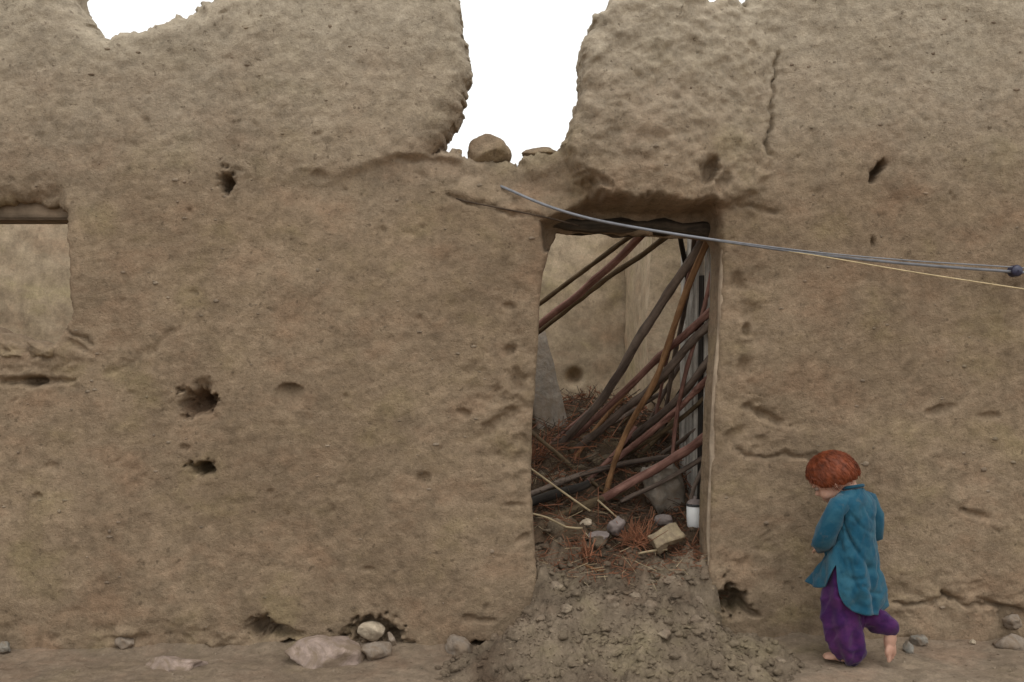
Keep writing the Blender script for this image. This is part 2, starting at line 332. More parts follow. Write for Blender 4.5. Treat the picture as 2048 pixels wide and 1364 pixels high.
# many small pits and clods in the daub
for i in range(260):
    q = RNG.random(5); px_, py_ = q[0] * 2300 - 120, q[1] * 1340
    dent(px_, py_, 4 + 9 * q[2] ** 2, 3 + 5 * q[3], (0.003 + 0.010 * q[4] ** 2) * (1 if i % 3 else -0.5), rot=float(RNG.uniform(-40, 40)))
# rounded, weathered arrises
Rr = 0.022 + 0.075 * crumb * sst(460, 380, PY) * sst(0, 1, d_door / 30) + 0.012 * fbm(X * 6, Z * 6, s=73)
Rr = np.clip(Rr, 0.012, 0.2); dd = np.clip(Dm, 0, None)
rnd = np.where(dd < Rr, Rr * (1 - np.sqrt(np.clip(1 - (1 - dd / Rr) ** 2, 0, 1))), 0)
yf = -h + rnd; yb = WT + 0.02 * fbm(X * 3, Z * 3, s=74) + 0.006 * fbm(X * 15, Z * 15, s=75) - 0.6 * rnd
# keep cells inside the outline, then pull their rim onto it
gz_, gx_ = np.gradient(Dm, wz, wx)
tol = 0.0036
ok = Dm > -tol
cell = ok[:-1, :-1] & ok[:-1, 1:] & ok[1:, :-1] & ok[1:, 1:]
cnt = np.zeros(X.shape, int)
for a in (0, 1):
    for b in (0, 1):
        cnt[a:a + cell.shape[0], b:b + cell.shape[1]] += cell
used = cnt > 0
rim = used & (cnt < 4)
g2 = np.clip(gx_ ** 2 + gz_ ** 2, 0.25, None)
mv = np.where(rim & (Dm < 0.012), Dm, 0)
X2 = X - mv * gx_ / g2; Z2 = Z - mv * gz_ / g2
idx = -np.ones(X.shape, int); idx[used] = np.arange(used.sum()); nv = int(used.sum())
NX = -(gx_ / np.sqrt(g2))[used]; NZ = -(gz_ / np.sqrt(g2))[used]
Vf = np.stack([X2[used], yf[used], Z2[used]], -1); Vb = np.stack([X2[used], yb[used], Z2[used]], -1)
q = np.stack([idx[:-1, :-1], idx[:-1, 1:], idx[1:, 1:], idx[1:, :-1]], -1)[cell]
e = np.concatenate([q[:, [0, 1]], q[:, [1, 2]], q[:, [2, 3]], q[:, [3, 0]]])
key = np.minimum(e[:, 0], e[:, 1]) * nv + np.maximum(e[:, 0], e[:, 1])
_, first, ct = np.unique(key, return_index=True, return_counts=True)
be = e[first[ct == 1]]
bv = np.unique(be); loc = -np.ones(nv, int); loc[bv] = np.arange(len(bv)); nb = len(bv); NS = 12
rings = [bv]; Vr = []
for k in range(1, NS):
    t = k / NS; p = Vf[bv] * (1 - t) + Vb[bv] * t
    amp = 0.008 + 0.022 * sst(1.75, 2.1, p[:, 2])
    dis = amp * math.sin(math.pi * t) ** 0.5 * (fbm(p[:, 0] * 9 + p[:, 1] * 5, p[:, 2] * 9 + p[:, 1] * 7, p[:, 1] * 9, o=4, s=81) + 0.4 * fbm(p[:, 0] * 30, p[:, 2] * 30, p[:, 1] * 30, o=2, s=82))
    p = p + np.stack([NX[bv] * dis, 0 * dis, NZ[bv] * dis], -1)
    Vr.append(p); rings.append(2 * nv + (k - 1) * nb + np.arange(nb))
rings.append(bv + nv)
sq = []
for k in range(NS):
    a, b = rings[k], rings[k + 1]
    sq.append(np.stack([a[loc[be[:, 1]]], a[loc[be[:, 0]]], b[loc[be[:, 0]]], b[loc[be[:, 1]]]], -1))
Vall = np.concatenate([Vf, Vb] + Vr); Q = np.concatenate([q, q[:, ::-1] + nv] + sq)
wall = link('mud_wall', None, label='ruined brown mud house wall with doorway, window opening and broken top', cat='wall')
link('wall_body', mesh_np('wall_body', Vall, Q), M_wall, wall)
hf = lambda px, py: float(yf[np.argmin(abs(wz - (CZ + (682 - py) * SC))), np.argmin(abs(wx - (px - 1024) * SC))])

# ------------------------------------------------------------------ tubes, sticks, stones
def tube(pts, rad, n=12, seed=0, rough=0.09, cap=True):
    """swept pole through points (subdivided smoothly) with knots and slight bends"""
    pts = [Vector(p) for p in pts]; rad = rad if isinstance(rad, (list, tuple)) else [rad] * len(pts)
    A = []; R = []
    for i in range(len(pts) - 1):
        p0 = pts[max(i - 1, 0)]; p1 = pts[i]; p2 = pts[i + 1]; p3 = pts[min(i + 2, len(pts) - 1)]
        m = max(2, int((p2 - p1).length / 0.035))
        for k in range(m):
            t = k / m
            A.append(0.5 * ((2 * p1) + (p2 - p0) * t + (2 * p0 - 5 * p1 + 4 * p2 - p3) * t * t + (3 * p1 - p0 - 3 * p2 + p3) * t ** 3)); R.append(rad[i] * (1 - t) + rad[i + 1] * t)
    A.append(pts[-1]); R.append(rad[-1])
    T0 = (A[-1] - A[0]).normalized(); up = Vector((0, 1, 0)) if abs(T0.y) < 0.9 else Vector((1, 0, 0))
    V = []
    for i, p in enumerate(A):
        T = (A[min(i + 1, len(A) - 1)] - A[max(i - 1, 0)]).normalized(); S = T.cross(up).normalized(); B = S.cross(T)
        wob = R[i] * rough * 4
        off = Vector((mnoise.noise((i * 0.17, seed, 1)), mnoise.noise((i * 0.17, seed, 5)), mnoise.noise((i * 0.17, seed, 9)))) * wob
        rr = R[i] * (1 + rough * 2.2 * mnoise.noise((i * 0.45, seed, 3)))
        for k in range(n):
            a = 2 * math.pi * k / n
            V.append(p + off + (S * math.cos(a) + B * math.sin(a)) * rr * (1 + rough * 1.5 * mnoise.noise((i * 0.3, k * 0.9, seed))))
    Q = [(i * n + k, i * n + (k + 1) % n, (i + 1) * n + (k + 1) % n, (i + 1) * n + k) for i in range(len(A) - 1) for k in range(n)]
    T_ = []
    if cap:
        c0 = len(V); V.append(A[0]); V.append(A[-1]); L = (len(A) - 1) * n
        T_ = [(c0, (k + 1) % n, k) for k in range(n)] + [(c0 + 1, L + k, L + (k + 1) % n) for k in range(n)]
    return mesh_np('tube', [tuple(v) for v in V], Q, T_ if T_ else None)
def local_tube(name, pts, rad, m, **kw):
    """a pole whose local Z runs along it, so grain follows the wood"""
    opt = {k: kw.pop(k) for k in ('n', 'seed', 'rough', 'cap') if k in kw}
    pts = [Vector(p) for p in pts]; d = (pts[-1] - pts[0]).normalized(); rot = d.to_track_quat('Z', 'Y'); inv = rot.inverted()
    me = tube([inv @ (p - pts[0]) for p in pts], rad, **opt); me.name = name
    o = link(name, me, m, **kw); o.location = pts[0]; o.rotation_mode = 'QUATERNION'; o.rotation_quaternion = rot
    return o
def sticks_mesh(A, B, r):
    A = np.asarray(A, float); B = np.asarray(B, float); r = np.asarray(r, float)[:, None]; d = B - A; d /= np.linalg.norm(d, axis=1, keepdims=True) + 1e-9
    up = np.where(np.abs(d[:, 2:3]) < 0.9, np.array([[0, 0, 1.0]]), np.array([[1.0, 0, 0]])); s = np.cross(d, up); s /= np.linalg.norm(s, axis=1, keepdims=True) + 1e-9; b = np.cross(s, d)
    V = np.stack([E + (s * math.cos(a) + b * math.sin(a)) * r * k for E, k in ((A, 1.0), (B, 0.6)) for a in (0, 2.094, 4.189)], 1).reshape(-1, 3)
    o = np.arange(len(A))[:, None] * 6
    Q = np.concatenate([o + np.array([[i, (i + 1) % 3, 3 + (i + 1) % 3, 3 + i]]) for i in range(3)])
    T = np.concatenate([o + np.array([[0, 2, 1]]), o + np.array([[3, 4, 5]])])
    return mesh_np('sticks', V, Q, T, smooth=False)
def ico(sub):
    bm = bmesh.new(); bmesh.ops.create_icosphere(bm, subdivisions=sub, radius=1.0)
    V = np.array([v.co[:] for v in bm.verts]); T = np.array([[v.index for v in f.verts] for f in bm.faces]); bm.free(); return V, T
def stone_mesh(seed, size, sub=4, rough=0.30, cuts=8):
    V, T = ico(sub); r = np.random.default_rng(seed); V = V.copy()
    for _ in range(cuts):                                   # flattened faces
        n = r.normal(size=3); n /= np.linalg.norm(n); k = r.uniform(0.55, 0.8); d = V @ n; V -= np.where(d > k, (d - k) * 0.85, 0)[:, None] * n
    f = fbm(V[:, 0] * 1.6 + seed, V[:, 1] * 1.6, V[:, 2] * 1.6, o=4, s=seed % 50)
    V *= (1 + rough * f)[:, None]
    return mesh_np('stone', V * np.asarray(size), tris=T)
def stone(name, p, size, m, seed, label, cat='stone', group=None, rot=None, **kw):
    o = link(name, stone_mesh(seed, size, **kw), m, label=label, cat=cat, group=group)
    o.location = p; o.rotation_euler = rot or (random.uniform(-.2, .2), random.uniform(-.2, .2), random.uniform(0, 6)); return o

VV, TT, off = [], [], 0
Vi, Ti = ico(2); Vt = [Vi * (1 + 0.3 * fbm(Vi[:, 0] * 1.5 + k, Vi[:, 1] * 1.5, Vi[:, 2] * 1.5, o=2, s=k))[:, None] for k in range(12)]
for i in range(520):
    px, py = RNG.uniform(-60, 2110), RNG.uniform(20, 1310); sz = 0.0025 + 0.009 * RNG.random() ** 3.5
    ii_, jj_ = np.argmin(abs(wz - (CZ + (682 - py) * SC))), np.argmin(abs(wx - (px - 1024) * SC))
    if Dm[ii_, jj_] < 0.04: continue
    v = Vt[i % 12] * np.array([sz * RNG.uniform(.8, 1.8), sz, sz * RNG.uniform(.6, 1.1)])
    VV.append(v + np.array([wx[jj_], yf[ii_, jj_] + sz * 0.25, wz[ii_]])); TT.append(Ti + off); off += len(v)
link('daub_grit', mesh_np('daub_grit', np.concatenate(VV), tris=np.concatenate(TT)), M_clod, wall, kind='stuff')
# lintel beams: parts of the wall, let into it over the doorway
for i, (y, py, r, x0, x1) in enumerate([(0.215, 444, 0.033, 1050, 1500), (0.265, 449, 0.034, 1050, 1500), (0.25, 418, 0.034, 1060, 1500)]):
    a = P(x0, py, y); b = P(x1, py + 14, y)
    me = tube([a, (a + b) / 2 + Vector((0, 0, -0.004)), b], r, seed=i + 3, rough=0.2); link('lintel_beam', me, M_lintel, wall)
# slim pale strip added to stand for the lit plaster edge of the right jamb
link('jamb_lit_strip', tube([P(1452, 486, 0.055), P(1446, 560, 0.05), P(1440, 700, 0.05), P(1429, 850, 0.05), P(1424, 1000, 0.05), P(1421, 1190, 0.05)], 0.019, n=12, seed=5, rough=0.07), wood('jamb_strip_lit', (0.27, 0.20, 0.14), (0.42, 0.33, 0.24)), wall)
# window lintel: a flat old board seen from below
bm = bmesh.new(); bmesh.ops.create_cube(bm, size=1)
a = P(20, 410, 0)
for v in bm.verts:
    v.co = Vector((-2.20 + v.co.x * 0.72, 0.18 + v.co.y * 0.19, 1.952 + v.co.z * 0.085))
bmesh.ops.bevel(bm, geom=bm.edges[:], offset=0.008, segments=2, affect='EDGES')
me = bpy.data.meshes.new('window_lintel'); bm.to_mesh(me); bm.free(); link('window_lintel', me, wood('window_board', (0.15, 0.112, 0.078), (0.24, 0.18, 0.125), axis=0), wall)
# mud lumps on the window sill
for i, (px, py, y, s) in enumerate([(30, 700, 0.09, 0.10), (100, 706, 0.07, 0.07), (-30, 680, 0.14, 0.12)]):
    stone('mud_lump', P(px, py, y), (s * 1.4, s, s * 0.62), M_wall, 40 + i, 'lump of fallen daub lying on the sill of the window opening', 'lump', 'daub lumps on the window sill', rough=0.55, rot=(0.1, 0.25, 0.3 * i))

# ------------------------------------------------------------------ inner walls of the roofless room
def slab(name, x0, x1, y0, y1, z1, m, label, seed, top=0.06, h=0.03, hole=None):
    """a rough mud wall: box with uneven faces and top"""
    nx, ny, nz = max(2, int((x1 - x0) / h)), max(2, int((y1 - y0) / h)), int((z1 + 0.1) / h)
    bm = bmesh.new()
    def sheet(fu, nu, nv):
        vs_ = [[bm.verts.new(fu(i / nu, j / nv)) for i in range(nu + 1)] for j in range(nv + 1)]
        for j in range(nv):
            for i in range(nu): bm.faces.new((vs_[j][i], vs_[j][i + 1], vs_[j + 1][i + 1], vs_[j + 1][i]))
    L = lambda a, b, t: a + (b - a) * t
    sheet(lambda u, v: (L(x0, x1, u), y0, L(-.1, z1, v)), nx, nz); sheet(lambda u, v: (L(x1, x0, u), y1, L(-.1, z1, v)), nx, nz)
    sheet(lambda u, v: (x0, L(y1, y0, u), L(-.1, z1, v)), ny, nz); sheet(lambda u, v: (x1, L(y0, y1, u), L(-.1, z1, v)), ny, nz)
    sheet(lambda u, v: (L(x0, x1, u), L(y0, y1, v), z1), nx, ny)
    bmesh.ops.remove_doubles(bm, verts=bm.verts[:], dist=0.001)
    for v in bm.verts:
        c = v.co.copy(); k = max(0, (c.z - z1 + 0.35) / 0.35)
        n = mnoise.noise_vector(c * 1.5 + Vector((seed, 0, 0))) * 0.03 + mnoise.noise_vector(c * 7 + Vector((0, seed, 0))) * 0.012
        if hole is not None and (c - hole).length < 0.10: n.y += 0.10 * math.exp(-((c - hole).length / 0.055) ** 4)
        v.co += n; v.co.z += k * top * (mnoise.noise(Vector((c.x * 1.8, c.y * 1.8, seed))) * 1.6 + mnoise.noise(Vector((c.x * 7, c.y * 7, seed))) * 0.7)
    for f in bm.faces: f.smooth = True
    me = bpy.data.meshes.new(name); bm.to_mesh(me); bm.free()
    return link(name, me, m, label=label, cat='wall')
slab('inner_wall', -4.6, 2.3, 2.6, 2.9, 2.46, M_back, 'smooth tan mud back wall of the roofless room behind the poles', 3, h=0.021, hole=P(1147, 752, 2.6))
slab('partition_wall', 0.80, 1.12, 1.35, 2.58, 2.30, M_back, 'short mud partition wall standing behind the weathered door leaf', 8)
slab('side_wall', 2.32, 2.6, 0.33, 2.9, 2.4, M_back, 'mud side wall closing the room on the right', 12)
slab('side_wall', -4.9, -4.62, 0.33, 2.9, 2.4, M_back, 'mud side wall closing the room on the left', 14)
# dark socket in the back wall
# ------------------------------------------------------------------ door leaf of weathered boards, swung inward against the right jamb
door = link('door_leaf', None, label='weathered grey plank door leaf standing open inside the right jamb', cat='door')
door.location = (0.975, 0.35, 0.40); door.rotation_euler = (0, math.radians(-1.5), math.radians(97))
def board(name, x0, x1, z0, z1, t, m, parent, y=0.0, seed=0):
    bm = bmesh.new(); n = 24; V = []
    for k in range(n + 1):
        z = z0 + (z1 - z0) * k / n; j = 0.004 * mnoise.noise(Vector((seed, z * 6, 0))); j2 = 0.004 * mnoise.noise(Vector((seed + 9, z * 6, 0)))
        V.append([bm.verts.new(c) for c in ((x0 + j, y - t / 2, z), (x1 + j2, y - t / 2, z), (x1 + j2, y + t / 2, z), (x0 + j, y + t / 2, z))])
    for k in range(n):
        for a in range(4): bm.faces.new((V[k][a], V[k][(a + 1) % 4], V[k + 1][(a + 1) % 4], V[k + 1][a]))
    bm.faces.new(V[0][::-1]); bm.faces.new(V[-1])
    me = bpy.data.meshes.new(name); bm.to_mesh(me); bm.free(); return link(name, me, m, parent)
xs = [0.0, 0.09, 0.16, 0.235, 0.33, 0.44, 0.54]
for i in range(6):
    board('board', xs[i] + 0.004, xs[i + 1] - 0.004, 0.0 + 0.02 * (i % 2), 1.50 - [0, .02, .22, .05, .0, .08][i], 0.022, M_plankd if i in (2,) else M_plank, door, 0.0 + 0.003 * (i % 3), i)
for z in (0.25, 1.2): board('ledger', 0.0, 0.54, z, z + 0.08, 0.02, M_plank, door, -0.022, int(z * 10))
# ------------------------------------------------------------------ fallen roof poles
def pole(pts, r_px, m, label, seed, taper=0.8, extra0=0.0, extra1=0.0, name='roof_pole'):
    q = [P(*p) for p in pts]
    if extra0: q.insert(0, q[0] + (q[0] - q[1]).normalized() * extra0)
    if extra1: q.append(q[-1] + (q[-1] - q[-2]).normalized() * extra1)
    r = r_px / F * (D0 + 0.8); n = len(q)
    return local_tube(name, q, [r * (1 - (1 - taper) * i / (n - 1)) for i in range(n)], m, seed=seed, label=label, cat='pole', group='fallen roof poles in the doorway')
pole([(1282, 457, 0.42), (1180, 532, 0.75), (1079, 608, 1.05)], 5.0, M_olive, 'thin olive-brown pole, uppermost of the three slanting behind the left jamb', 1, 0.95, 0.12, 1.3)
pole([(1296, 457, 0.40), (1195, 556, 0.68), (1079, 650, 0.98)], 7.5, M_red, 'reddish pole, middle of the three slanting behind the left jamb', 2, 0.9, 0.12, 1.3)
pole([(1322, 482, 0.47), (1194, 572, 0.80), (1079, 662, 1.08)], 5.5, M_olive, 'dark brown pole, lowest of the three slanting behind the left jamb', 3, 1.0, 0.15, 1.2)
pole([(1410, 478, 0.40), (1332, 592, 0.55), (1256, 715, 0.72), (1190, 815, 0.88), (1068, 942, 1.12)], 9.0, M_grey, 'thickest grey-brown pole crossing the doorway from lintel to left jamb', 4, 0.95, 0.15, 0.25)
pole([(1415, 482, 0.36), (1372, 584, 0.42), (1325, 722, 0.52), (1298, 786, 0.58), (1248, 872, 0.66), (1214, 976, 0.66)], 6.5, M_orange, 'bent orange-brown pole hanging steeply from the lintel', 5, 0.8, 0.12, 0.08)
pole([(1426, 619, 0.33), (1322, 712, 0.62), (1201, 827, 0.92), (1110, 905, 1.15)], 7.5, M_red, 'reddish pole, upper of the pair rising across to the right jamb', 6, 0.8, 0.05, 0.3)
pole([(1426, 642, 0.34), (1375, 692, 0.47), (1308, 771, 0.66), (1233, 832, 0.85), (1143, 906, 1.02), (1080, 950, 1.15)], 8.5, M_grey, 'grey-brown pole, lower of the pair rising across to the right jamb', 7, 0.85, 0.05, 0.3)
pole([(1362, 726, 0.98), (1335, 775, 1.02), (1308, 824, 1.06)], 4.5, M_grey, 'short dark stick stuck upright in the roof rubble', 8, 0.9, 0.0, 0.12)
pole([(1424, 710, 0.36), (1356, 798, 0.62), (1268, 872, 0.92)], 7.5, M_grey, 'grey pole slanting in front of the door leaf boards', 9, 0.9, 0.05, 0.2)
pole([(1426, 858, 0.36), (1372, 902, 0.46), (1272, 960, 0.56), (1215, 992, 0.57)], 8.5, M_red, 'stout reddish-brown pole lying low above the rubble', 10, 0.95, 0.05, 0.06)
pole([(1420, 838, 0.46), (1362, 882, 0.80), (1290, 930, 0.95)], 4.5, M_grey, 'thin pole lying just above the stout reddish-brown one', 11, 0.9, 0.02, 0.1)
pole([(1262, 868, 0.92), (1227, 910, 0.84), (1185, 952, 0.74)], 5.0, M_red, 'short reddish stick half sunk in the dark thatch', 12, 0.9, 0.05, 0.08)
pole([(1150, 845, 1.10), (1110, 880, 1.06), (1066, 925, 1.02)], 4.0, M_red, 'slim reddish stick beside the left jamb above the rubble', 13, 0.9, 0.1, 0.2)
pole([(1402, 940, 0.44), (1388, 972, 0.43), (1380, 1010, 0.43), (1382, 1052, 0.42)], 4.0, M_grey, 'crooked dark stick standing beside the white pot', 14, 0.8, 0.06, 0.05)
pole([(1420, 690, 0.9), (1350, 800, 1.0), (1330, 850, 1.05)], 3.5, M_plankd, 'dark slim stick leaning behind the grey pole', 15, 0.9, 0.2, 0.1)
pole([(1360, 470, 0.45), (1372, 540, 0.62), (1384, 640, 0.85), (1396, 740, 1.0), (1400, 860, 1.12)], 5.0, M_plankd, 'near-black upright stick beside the door leaf boards', 16, 0.9, 0.1, 0.3)
pole([(1398, 476, 0.50), (1364, 600, 0.62), (1330, 740, 0.78), (1312, 830, 0.9)], 3.5, M_red, 'slender rust-brown stick close behind the thickest pole', 17, 0.8, 0.1, 0.15)
pole([(1436, 650, 0.95), (1330, 760, 1.05), (1262, 830, 1.15)], 4.0, M_olive, 'olive-brown stick lying across the top of the rubble', 18, 0.8, 0.3, 0.2)
pole([(1050, 1012, 0.48), (1100, 992, 0.52), (1160, 972, 0.58)], 10, M_plankd, 'blackened log half buried in the rubble beside the left jamb', 19, 0.8, 0.1, 0.05)
pole([(1120, 1030, 0.50), (1170, 1012, 0.54), (1235, 985, 0.60)], 9, M_olive, 'mud-caked log lying under the stout low pole', 20, 0.8, 0.05, 0.05)
pole([(1300, 890, 0.9), (1340, 850, 0.95), (1385, 790, 1.0)], 5, M_olive, 'olive stick sloping up behind the bent orange-brown pole', 21, 0.8, 0.1, 0.05)
for k, (pts, r_, m_, lab, e0, e1) in enumerate([
    ([(1424, 476, 0.45), (1428, 560, 0.50), (1418, 680, 0.56), (1408, 760, 0.6)], 5, M_red, 'reddish upright stick close beside the lit strip of the right jamb', 0.12, 0.2),
    ([(1388, 474, 0.48), (1380, 560, 0.60), (1352, 700, 0.80), (1326, 850, 0.98)], 5, M_grey, 'grey stick hanging straight down between the orange-brown pole and the door leaf', 0.1, 0.2),
    ([(1436, 478, 0.38), (1412, 600, 0.42), (1372, 745, 0.52), (1352, 842, 0.62), (1346, 905, 0.66)], 4.5, M_red, 'slim rusty stick falling from the lintel corner', 0.08, 0.15),
    ([(1420, 752, 0.42), (1340, 832, 0.66), (1250, 905, 0.82), (1180, 960, 0.80)], 6.5, M_red, 'reddish pole lying just above the stout low one', 0.04, 0.1),
    ([(1418, 790, 0.46), (1350, 846, 0.70), (1280, 892, 0.86)], 5, M_olive, 'olive pole under the reddish one near the door leaf', 0.04, 0.15),
    ([(1300, 800, 1.1), (1220, 850, 1.1), (1120, 900, 1.05), (1066, 918, 1.0)], 5, M_grey, 'grey stick lying nearly level on top of the thatch', 0.1, 0.2),
    ([(1240, 800, 1.15), (1190, 860, 1.05), (1120, 960, 0.82)], 4.5, M_orange, 'tawny stick sloping toward the left jamb over the thatch', 0.1, 0.08),
    ([(1070, 870, 0.9), (1140, 930, 0.8), (1200, 975, 0.7)], 4.5, M_olive, 'olive stick crossing the others beside the left jamb', 0.15, 0.08),
    ([(1420, 905, 0.44), (1350, 950, 0.52), (1270, 990, 0.56)], 5, M_grey, 'grey stick lying under the stout low pole', 0.03, 0.08),
    ([(1070, 985, 0.55), (1160, 950, 0.68), (1260, 925, 0.8), (1330, 915, 0.85)], 6, M_grey, 'mud-stained pole lying flat across the rubble', 0.15, 0.1)]):
    pole(pts, r_, m_, lab, 40 + k, 0.85, e0, e1)
# leaning grey slab on the left
bm = bmesh.new(); bmesh.ops.create_cube(bm, size=1)
for v in bm.verts: v.co = Vector((v.co.x * (0.15 if v.co.z > 0 else 0.19), v.co.y * 0.045, v.co.z * 0.80))
bmesh.ops.subdivide_edges(bm, edges=bm.edges[:], cuts=7, use_grid_fill=True)
for v in bm.verts: v.co += mnoise.noise_vector(v.co * 9) * 0.012
for f in bm.faces: f.smooth = True
me = bpy.data.meshes.new('leaning_slab'); bm.to_mesh(me); bm.free()
o = link('leaning_slab', me, M_sack, label='broad grey plastered slab leaning inside the left jamb', cat='slab'); o.location = P(1092, 800, 1.25); o.rotation_euler = (math.radians(-14), math.radians(-9), math.radians(12))

# ------------------------------------------------------------------ debris lying on the rubble
# white pot
pot = link('pot', None, label='white enamel pot standing in the rubble against the right jamb', cat='pot')
pp = P(1390, 1047, 0.42); pot.location = pp
def lathe(prof, n=28):
    V = [(r * math.cos(2 * math.pi * k / n), r * math.sin(2 * math.pi * k / n), z) for r, z in prof for k in range(n)]
    Q = [(i * n + k, i * n + (k + 1) % n, (i + 1) * n + (k + 1) % n, (i + 1) * n + k) for i in range(len(prof) - 1) for k in range(n)]
    return mesh_np('lathe', V, Q)
link('pot_body', lathe([(0.001, -0.02), (0.032, -0.02), (0.038, -0.012), (0.041, 0.03), (0.041, 0.085), (0.037, 0.093), (0.034, 0.090), (0.036, 0.03), (0.001, -0.005)]), M_pot, pot)
link('rim', lathe([(0.039, 0.085), (0.0435, 0.087), (0.0435, 0.094), (0.038, 0.0955), (0.036, 0.092)]), M_potband, pot)
link('lid', lathe([(0.040, 0.098), (0.037, 0.106), (0.02, 0.118), (0.008, 0.121), (0.008, 0.133), (0.001, 0.135)]), M_rag, pot)
# tan mud brick, grey lumps, rag
def brick_obj(name, p, dims, rot, m, label, cat, seed):
    bm = bmesh.new(); bmesh.ops.create_cube(bm, size=1)
    for v in bm.verts: v.co = Vector((v.co.x * dims[0], v.co.y * dims[1], v.co.z * dims[2]))
    bmesh.ops.bevel(bm, geom=bm.edges[:], offset=min(dims) * 0.10, segments=1, affect='EDGES')
    bmesh.ops.subdivide_edges(bm, edges=bm.edges[:], cuts=5, use_grid_fill=True)
    for v in bm.verts: v.co += mnoise.noise_vector(v.co * 14 + Vector((seed, 0, 0))) * min(dims) * 0.30 + mnoise.noise_vector(v.co * 50 + Vector((0, seed, 0))) * min(dims) * 0.10
    for f in bm.faces: f.smooth = True
    me = bpy.data.meshes.new(name); bm.to_mesh(me); bm.free(); o = link(name, me, m, label=label, cat=cat); o.location = p; o.rotation_euler = rot; return o
brick_obj('mud_brick', P(1332, 1076, 0.24), (0.15, 0.09, 0.05), (math.radians(34), math.radians(-24), math.radians(8)), M_brick, 'tan broken mud brick tilted on the threshold rubble', 'brick', 2)
brick_obj('daub_block', P(1328, 975, 0.62), (0.17, 0.12, 0.20), (0.2, -0.25, 0.2), M_sack, 'grey block of fallen daub under the stout low pole', 'block', 5)
stone('daub_lump', P(1232, 1052, 0.36), (0.05, 0.045, 0.045), M_rag, 61, 'pinkish grey lump beside the rusty straw tuft', 'lump', rough=0.3)
stone('daub_lump', P(1200, 1072, 0.33), (0.06, 0.05, 0.03), M_rag, 62, 'flat mauve-grey lump in the middle of the threshold rubble', 'lump', rough=0.35)
stone('daub_lump', P(1330, 1040, 0.42), (0.05, 0.045, 0.03), M_rag, 63, 'mauve-grey lump behind the tilted mud brick', 'lump', rough=0.35)
stone('daub_lump', P(1172, 1046, 0.42), (0.03, 0.03, 0.02), M_stone_w, 64, 'small pale scrap on the rubble near the left jamb', 'lump', rough=0.3)
# reeds and thin sticks one can tell apart
def reed(pts, r_px, m, label, seed):
    q = [P(*p) for p in pts]; r = r_px / F * (D0 + 0.3)
    return local_tube('reed', q, r, m, seed=seed, n=6, label=label, cat='reed')
reed([(1060, 936, 0.32), (1137, 992, 0.34), (1180, 1022, 0.34)], 2.2, M_straw_y, 'thin pale reed slanting down from the left jamb', 1)
reed([(1195, 1000, 0.5), (1222, 1024, 0.47), (1240, 1040, 0.45)], 2.0, M_straw_y, 'short pale reed below the end of the low pole', 2)
reed([(1050, 1024, 0.31), (1095, 1036, 0.30), (1132, 1054, 0.30), (1165, 1056, 0.32)], 2.2, M_straw_y, 'bleached reed lying flat beside the left jamb', 3)
reed([(1276, 1107, 0.20), (1305, 1102, 0.21), (1334, 1099, 0.22)], 2.4, M_straw_y, 'pale stick lying before the tilted mud brick', 4)
reed([(1165, 1128, 0.16), (1195, 1140, 0.12), (1218, 1142, 0.11)], 2.6, M_orange, 'yellow-brown stick at the threshold', 5)

# ------------------------------------------------------------------ stuff: straw, clods
def msurf(x, y): return np.maximum(mound_z(x, y), ground_z(x, y))
def straw(n, xr, yr, L, r, m, name, label, tilt=0.25, lift=0.01):
    x = RNG.uniform(*xr, n); y = RNG.uniform(*yr, n); z = msurf(x, y) + lift * RNG.random(n)
    a = RNG.uniform(0, 2 * math.pi, n); t = RNG.normal(0, tilt, n); l = RNG.uniform(*L, n)
    d = np.stack([np.cos(a) * np.cos(t), np.sin(a) * np.cos(t), np.sin(t)], -1) * l[:, None] / 2; c = np.stack([x, y, z], -1)
    return link(name, sticks_mesh(c - d, c + d, RNG.uniform(*r, n)), m, label=label, cat='straw', kind='stuff')
straw(4200, (-0.9, 1.5), (0.45, 1.9), (0.06, 0.30), (0.0012, 0.0032), M_straw_d, 'thatch', 'dark tangled thatch fallen into the doorway', 0.45, 0.05)
straw(1100, (-0.6, 1.3), (0.45, 1.8), (0.08, 0.34), (0.0015, 0.0042), M_straw_r, 'rusty_straw', 'rust-coloured straw scattered over the fallen thatch', 0.5, 0.06)
straw(800, (-0.05, 1.0), (0.05, 0.6), (0.03, 0.15), (0.001, 0.0022), M_straw_r, 'rusty_straw', 'rust-coloured straw bits on the threshold', 0.35, 0.02)
straw(420, (-0.1, 1.0), (0.0, 1.2), (0.03, 0.14), (0.001, 0.002), M_straw_y, 'pale_straw', 'pale straw bits on the rubble', 0.3, 0.03)
straw(700, (0.02, 0.95), (-0.42, 0.1), (0.008, 0.03), (0.001, 0.002), M_straw_d, 'dark_straw', 'dark chopped straw in the earth spilled before the doorway', 0.3, 0.006)
def tuft(px, py, y, n, L, spread, name, label, m=M_straw_r, dirv=(0, -0.3, 1)):
    b = P(px, py, y); q = RNG.normal(size=(n, 3)) * 0.028; A = np.array(b) + q * np.array([1.2, 1, .4])
    d = np.array(dirv) + RNG.normal(size=(n, 3)) * spread; d /= np.linalg.norm(d, axis=1, keepdims=True)
    return link(name, sticks_mesh(A, A + d * RNG.uniform(*L, n)[:, None], RNG.uniform(0.0014, 0.0032, n)), m, label=label, cat='straw', kind='stuff')
tuft(1275, 1082, 0.32, 110, (0.05, 0.15), 1.3, 'straw_tuft', 'rusty straw tuft hanging below the end of the low pole')
tuft(1168, 1112, 0.22, 90, (0.04, 0.12), 1.4, 'straw_tuft', 'tawny straw tuft on the threshold rubble')
tuft(1075, 915, 0.95, 60, (0.06, 0.18), 0.8, 'straw_tuft', 'rusty twigs bristling beside the left jamb', dirv=(0.3, -.2, 1))
